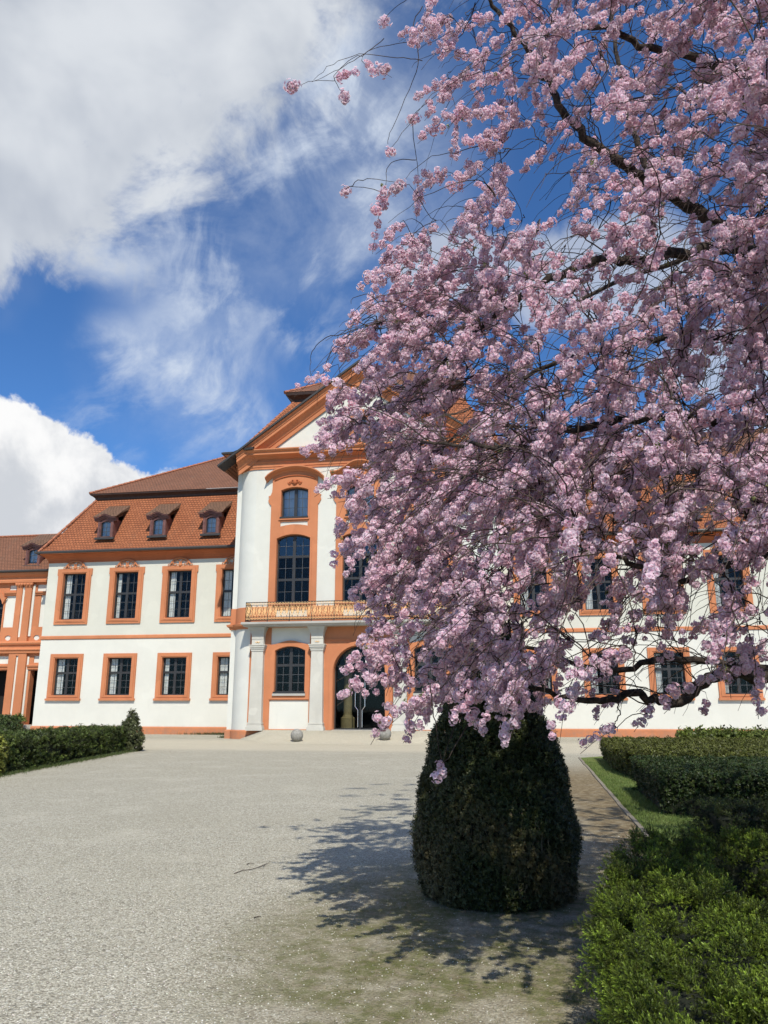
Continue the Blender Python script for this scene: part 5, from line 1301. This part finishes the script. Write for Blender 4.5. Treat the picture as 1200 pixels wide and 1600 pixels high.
def flower(v, q, c, pos, nrm, size, tint):
    """a double blossom: five or six wide petals and a ruffled inner ring"""
    nrm = nrm/np.linalg.norm(nrm); a = np.array([0, 0, 1.]) if abs(nrm[2]) < .9 else np.array([1., 0, 0]); u = np.cross(nrm, a); u /= np.linalg.norm(u); w = np.cross(nrm, u)
    ph = RNG.uniform(0, 2*pi)
    for ring, (np_, L, wd, lift) in enumerate(((5, 1.0, .55, .30), (3, .62, .45, .55))):
        for k in range(np_):
            an = ph+2*pi*k/np_+RNG.normal(0, .12)+ring*.5; d = cos(an)*u+sin(an)*w; s_ = -sin(an)*u+cos(an)*w; li = lift+RNG.normal(0, .14); l = size*L*RNG.uniform(.85, 1.12)
            b0 = pos; mid = pos+d*l*.6+nrm*l*li*.5; tip = pos+d*l+nrm*l*(li*.75+RNG.normal(0, .10)); ww = wd*size*RNG.uniform(.85, 1.15)
            i = len(v); v.extend([b0, mid+s_*ww+nrm*ww*.12, tip, mid-s_*ww+nrm*ww*.12]); q.append((i, i+1, i+2, i+3))
            deep = np.array([.80, .48, .60]); pale = np.array([1.0, 1.0, 1.0]); g = tint*RNG.uniform(.93, 1.05)
            c.extend([deep*g, pale*g, pale*g*1.03, pale*g])
def pompom(nf=15, R=.027, fs=.0145):
    v, q, c = [], [], []
    for i in range(nf):
        ph = math.acos(1-2*(i+.5)/nf); th = i*2.39996; d = np.array([sin(ph)*cos(th), sin(ph)*sin(th), cos(ph)])+RNG.normal(0, .16, 3); d /= np.linalg.norm(d)
        flower(v, q, c, d*R*RNG.uniform(.35, 1.25), d, fs*RNG.uniform(.85, 1.15), 1.0)
    return np.array(v), np.array(q), np.array(c)
PT = [pompom(random.choice((13, 16, 19))) for _ in range(8)]
PP = np.array(pomp_P); PN = np.array(pomp_N); PS = np.array(pomp_S)*(1.0+.12*np.clip((1.0-PP[:, 0])/1.5, 0, 1)); n = len(PP)
print('pompoms', n, 'sprays', len(sprays), 'twigs', len(tw))
mixk = RNG.random((n, 1)); palec = np.array([[1.0, .89, .93]]); pinkc = np.array([[.97, .77, .83]])
PC = palec*(1-mixk)+pinkc*mixk; zz = np.clip((PP[:, 2:3]-4.2)/2.5, 0, 1); PC = PC*(1-.0*zz)
PC = PC*RNG.uniform(.84, 1.04, (n, 1)); print('pompoms', n); PN += 1e-3
pv, pq, pc, off = [], [], [], 0; RR = frames(PN, RNG.uniform(0, 2*pi, n))
for ti, (tv, tq, tc) in enumerate(PT):
    s_ = np.arange(ti, n, len(PT)); v, q, c = bake(tv, tq, PP[s_], RR[s_], PS[s_], tc, PC[s_]); pv.append(v); pq.append(q+off); pc.append(c); off += len(v)
np_mesh('blossom', np.vstack(pv), np.vstack(pq), 'petal', tree, (3.6, 6.2, 1.5), np.vstack(pc).clip(0, 1))
# a few young bronze-green leaves
k = 1100; s_ = RNG.choice(n, k); D = RNG.normal(0, 1, (k, 3)); v, q, c = bake(TUFT[1][0], TUFT[1][1], PP[s_]+RNG.normal(0, .03, (k, 3)), frames(D, RNG.uniform(0, 6, k)), RNG.uniform(.6, 1.1, k), None, green(k, (.16, .17, .05), .25))
np_mesh('young_leaves', v, q, 'leaf', tree, (3.6, 6.2, 1.5), c)

# ------------------------------------------------------------------ small things on the ground
def blade():
    v = np.array([(-.0022, 0, 0), (.0022, 0, 0), (.0014, .006, .02), (-.0014, .006, .02), (.0003, .016, .034), (-.0003, .016, .034)]); q = np.array([(0, 1, 2, 3), (3, 2, 4, 5)]); return v, q
bv, bq = blade()
def grass(name, P, s, base, label=None):
    n = len(P); D = np.column_stack([RNG.normal(0, .35, n), RNG.normal(0, .35, n), np.ones(n)])
    v, q, c = bake(bv, bq, P, frames(D, RNG.uniform(0, 6.3, n)), s*RNG.uniform(.6, 1.4, n), None, green(n, base, .3, .4))
    o = np_mesh(name, v, q, 'leaf', None, (0, 0, 0), c); tag(o, label, 'grass', kind='stuff')
n = 42000; Y = RNG.uniform(7.2, 25.2, n)**1.0; Y = 7.2+(Y-7.2)*RNG.random(n)**.5; X = np.interp(Y, [6.6, 11.5, 17, 25.4], [1.54, 1.64, 1.76, 1.92])+RNG.random(n)**1.3*1.4
grass('grass', np.column_stack([X, Y, np.full(n, .005)]), 1.1, (.115, .17, .04), 'short green grass on the lawn strip between edging stones and hedges')
n = 60000; X = RNG.uniform(-2.6, 1.2, n); Y = RNG.uniform(3.4, 10.5, n); P = np.column_stack([X, Y, np.zeros(n)])
pk = (np.hypot(X+.1, (Y-6.2)*.62)+.45*lump(P, 2.2, .5)); cl = lump(P, 6, 1.1)+.6*lump(P, 13, 2.1); keep = (pk < 1.9) & (cl > .12) & (RNG.random(n) < np.clip(1.9-pk, 0, 1)*.85) & (np.hypot(X-TX, Y-TY) > .6)
grass('moss_tufts', P[keep], .42, (.11, .13, .035), 'thin moss and grass tufts in the gravel round the clipped cone')
n = 9000; s_ = RNG.random(n); X = np.interp(s_, [0, .38, 1], [-11.0, -12.1, -13.5]); Y = np.interp(s_, [0, .38, 1], [11, 17.5, 26.5]); X = X+np.abs(RNG.normal(0, .17, n))*1.0+.02
grass('verge_grass', np.column_stack([X, Y, np.zeros(n)]), 2.0, (.06, .09, .025), 'ragged grass verge along the foot of the left hedge')
n = 2600; X = np.concatenate([RNG.normal(-15.4, 1.0, n//2), RNG.normal(-13.6, .22, n//2)]); Y = np.where(np.arange(n) < n//2, 40.45-np.abs(RNG.normal(0, .06, n)), 37.0-np.abs(RNG.normal(0, .1, n)))
grass('weeds', np.column_stack([X, Y, np.zeros(n)]), 3.2, (.06, .075, .03), 'low weeds at the foot of the palace wall beside the curved corner')
# loose stones standing proud of the gravel
def pebble():
    v = []; q = []
    for i, (r, z) in enumerate(((.75, 0), (1, .35), (.6, .75))):
        for k in range(6): a = k*pi/3; v.append((r*cos(a)*random.uniform(.85, 1.15), r*sin(a)*random.uniform(.7, 1.0), z*.75))
    for i in range(2):
        for k in range(6): q.append((i*6+k, i*6+(k+1) % 6, i*6+6+(k+1) % 6, i*6+6+k))
    q += [(12, 13, 14, 15), (12, 15, 16, 17)]; return np.array(v), np.array(q)
def gravel(x):
    n = 64000; Y = 2.4+8.6*RNG.random(n)**1.25; X = RNG.uniform(-1, 1, n)*.62*Y-.166*Y; X = np.minimum(X, 3)
    k = ~((X > .15) & (Y < 7)) & (X < 1.5) & (np.hypot(X-TX, Y-TY) > .6); X, Y = X[k], Y[k]; n = len(X)
    mzp = np.clip((2.3-np.hypot(X+.1, (Y-6.2)*.62))/1.0, 0, 1); kp = RNG.random(n) > mzp*.75; X, Y = X[kp], Y[kp]; n = len(X)
    S = .0032+.0045*RNG.random(n)**2.4; P = np.column_stack([X, Y, np.full(n, -.0008)]); pb = [pebble() for _ in range(4)]
    D = np.column_stack([RNG.normal(0, .25, n), RNG.normal(0, .25, n), np.ones(n)]); R = frames(D, RNG.uniform(0, 6.3, n)); g = RNG.random((n, 1))
    C = np.array([[.26, .24, .185]])*(1-g)+np.array([[.68, .655, .57]])*g; C = C*(1+RNG.normal(0, .03, (n, 3)))
    pv, pq, pc, off = [], [], [], 0
    for ti, (tv, tq) in enumerate(pb):
        s_ = np.arange(ti, n, 4); v, q, c = bake(tv, tq, P[s_], R[s_], S[s_], None, C[s_]); pv.append(v); pq.append(q+off); pc.append(c); off += len(v)
    o = np_mesh('gravel_stones', np.vstack(pv), np.vstack(pq), 'pebble', None, (0, 0, 0), np.vstack(pc).clip(0, 1)); tag(o, 'loose pale and grey stones lying on the gravel court', 'gravel', kind='stuff')
material('pebble', foliage(trans=0.0, rough=.85, spec=.2)); gravel(0)
# fallen petals
n = 70; X = RNG.normal(.1, 1.5, n); Y = RNG.uniform(3.2, 12.5, n); k = (np.hypot(X-TX, Y-TY) > .75) & ~((X > .15) & (Y < 7)) & (X < 2.2); X, Y = X[k], Y[k]; n = len(X)
pvv = np.array([(0, 0, 0), (.006, .004, .002), (0, .013, .003), (-.006, .004, .0015)]); v, q, c = bake(pvv, np.array([(0, 1, 2, 3)]), np.column_stack([X, Y, np.full(n, .006)]), frames(np.column_stack([RNG.normal(0, .3, n), RNG.normal(0, .3, n), np.ones(n)]), RNG.uniform(0, 6, n)), RNG.uniform(.4, .85, n), None, np.tile([[.62, .5, .52]], (n, 1)))
tag(np_mesh('fallen_petals', v, q, 'petal', None, (0, 0, 0), c), 'fallen pink petals scattered on the gravel and earth under the cherry', 'petals', kind='stuff')
for j, (pts, lab) in enumerate(((((365, 1367), (378, 1362), (392, 1360), (405, 1356), (413, 1353), (422, 1348)), 'long thin broken twig lying on the open gravel left of the cone bush'), (((386, 1352), (390, 1350), (396, 1351)), 'tiny twig scrap just behind the long broken twig on the gravel'),
                                (((396, 1437), (404, 1434), (409, 1434)), 'short dark twig piece on the gravel nearer the camera than the long twig'))):
    P = [at_z(a, b) for a, b in pts]; P = [(p[0], p[1]+random.uniform(-.02, .02), .010) for p in P]; m = MB(); m.tube(P, list(np.linspace(.0045, .002, len(P))), 5)
    if j == 0: m.tube([P[3], (P[3][0]+.03, P[3][1]+.16, .014)], [.004, .002], 4); m.tube([P[4], (P[4][0]+.02, P[4][1]-.12, .012)], [.004, .002], 4)
    tag(m.build('fallen_twig', 'twig_bark'), lab, 'twig')
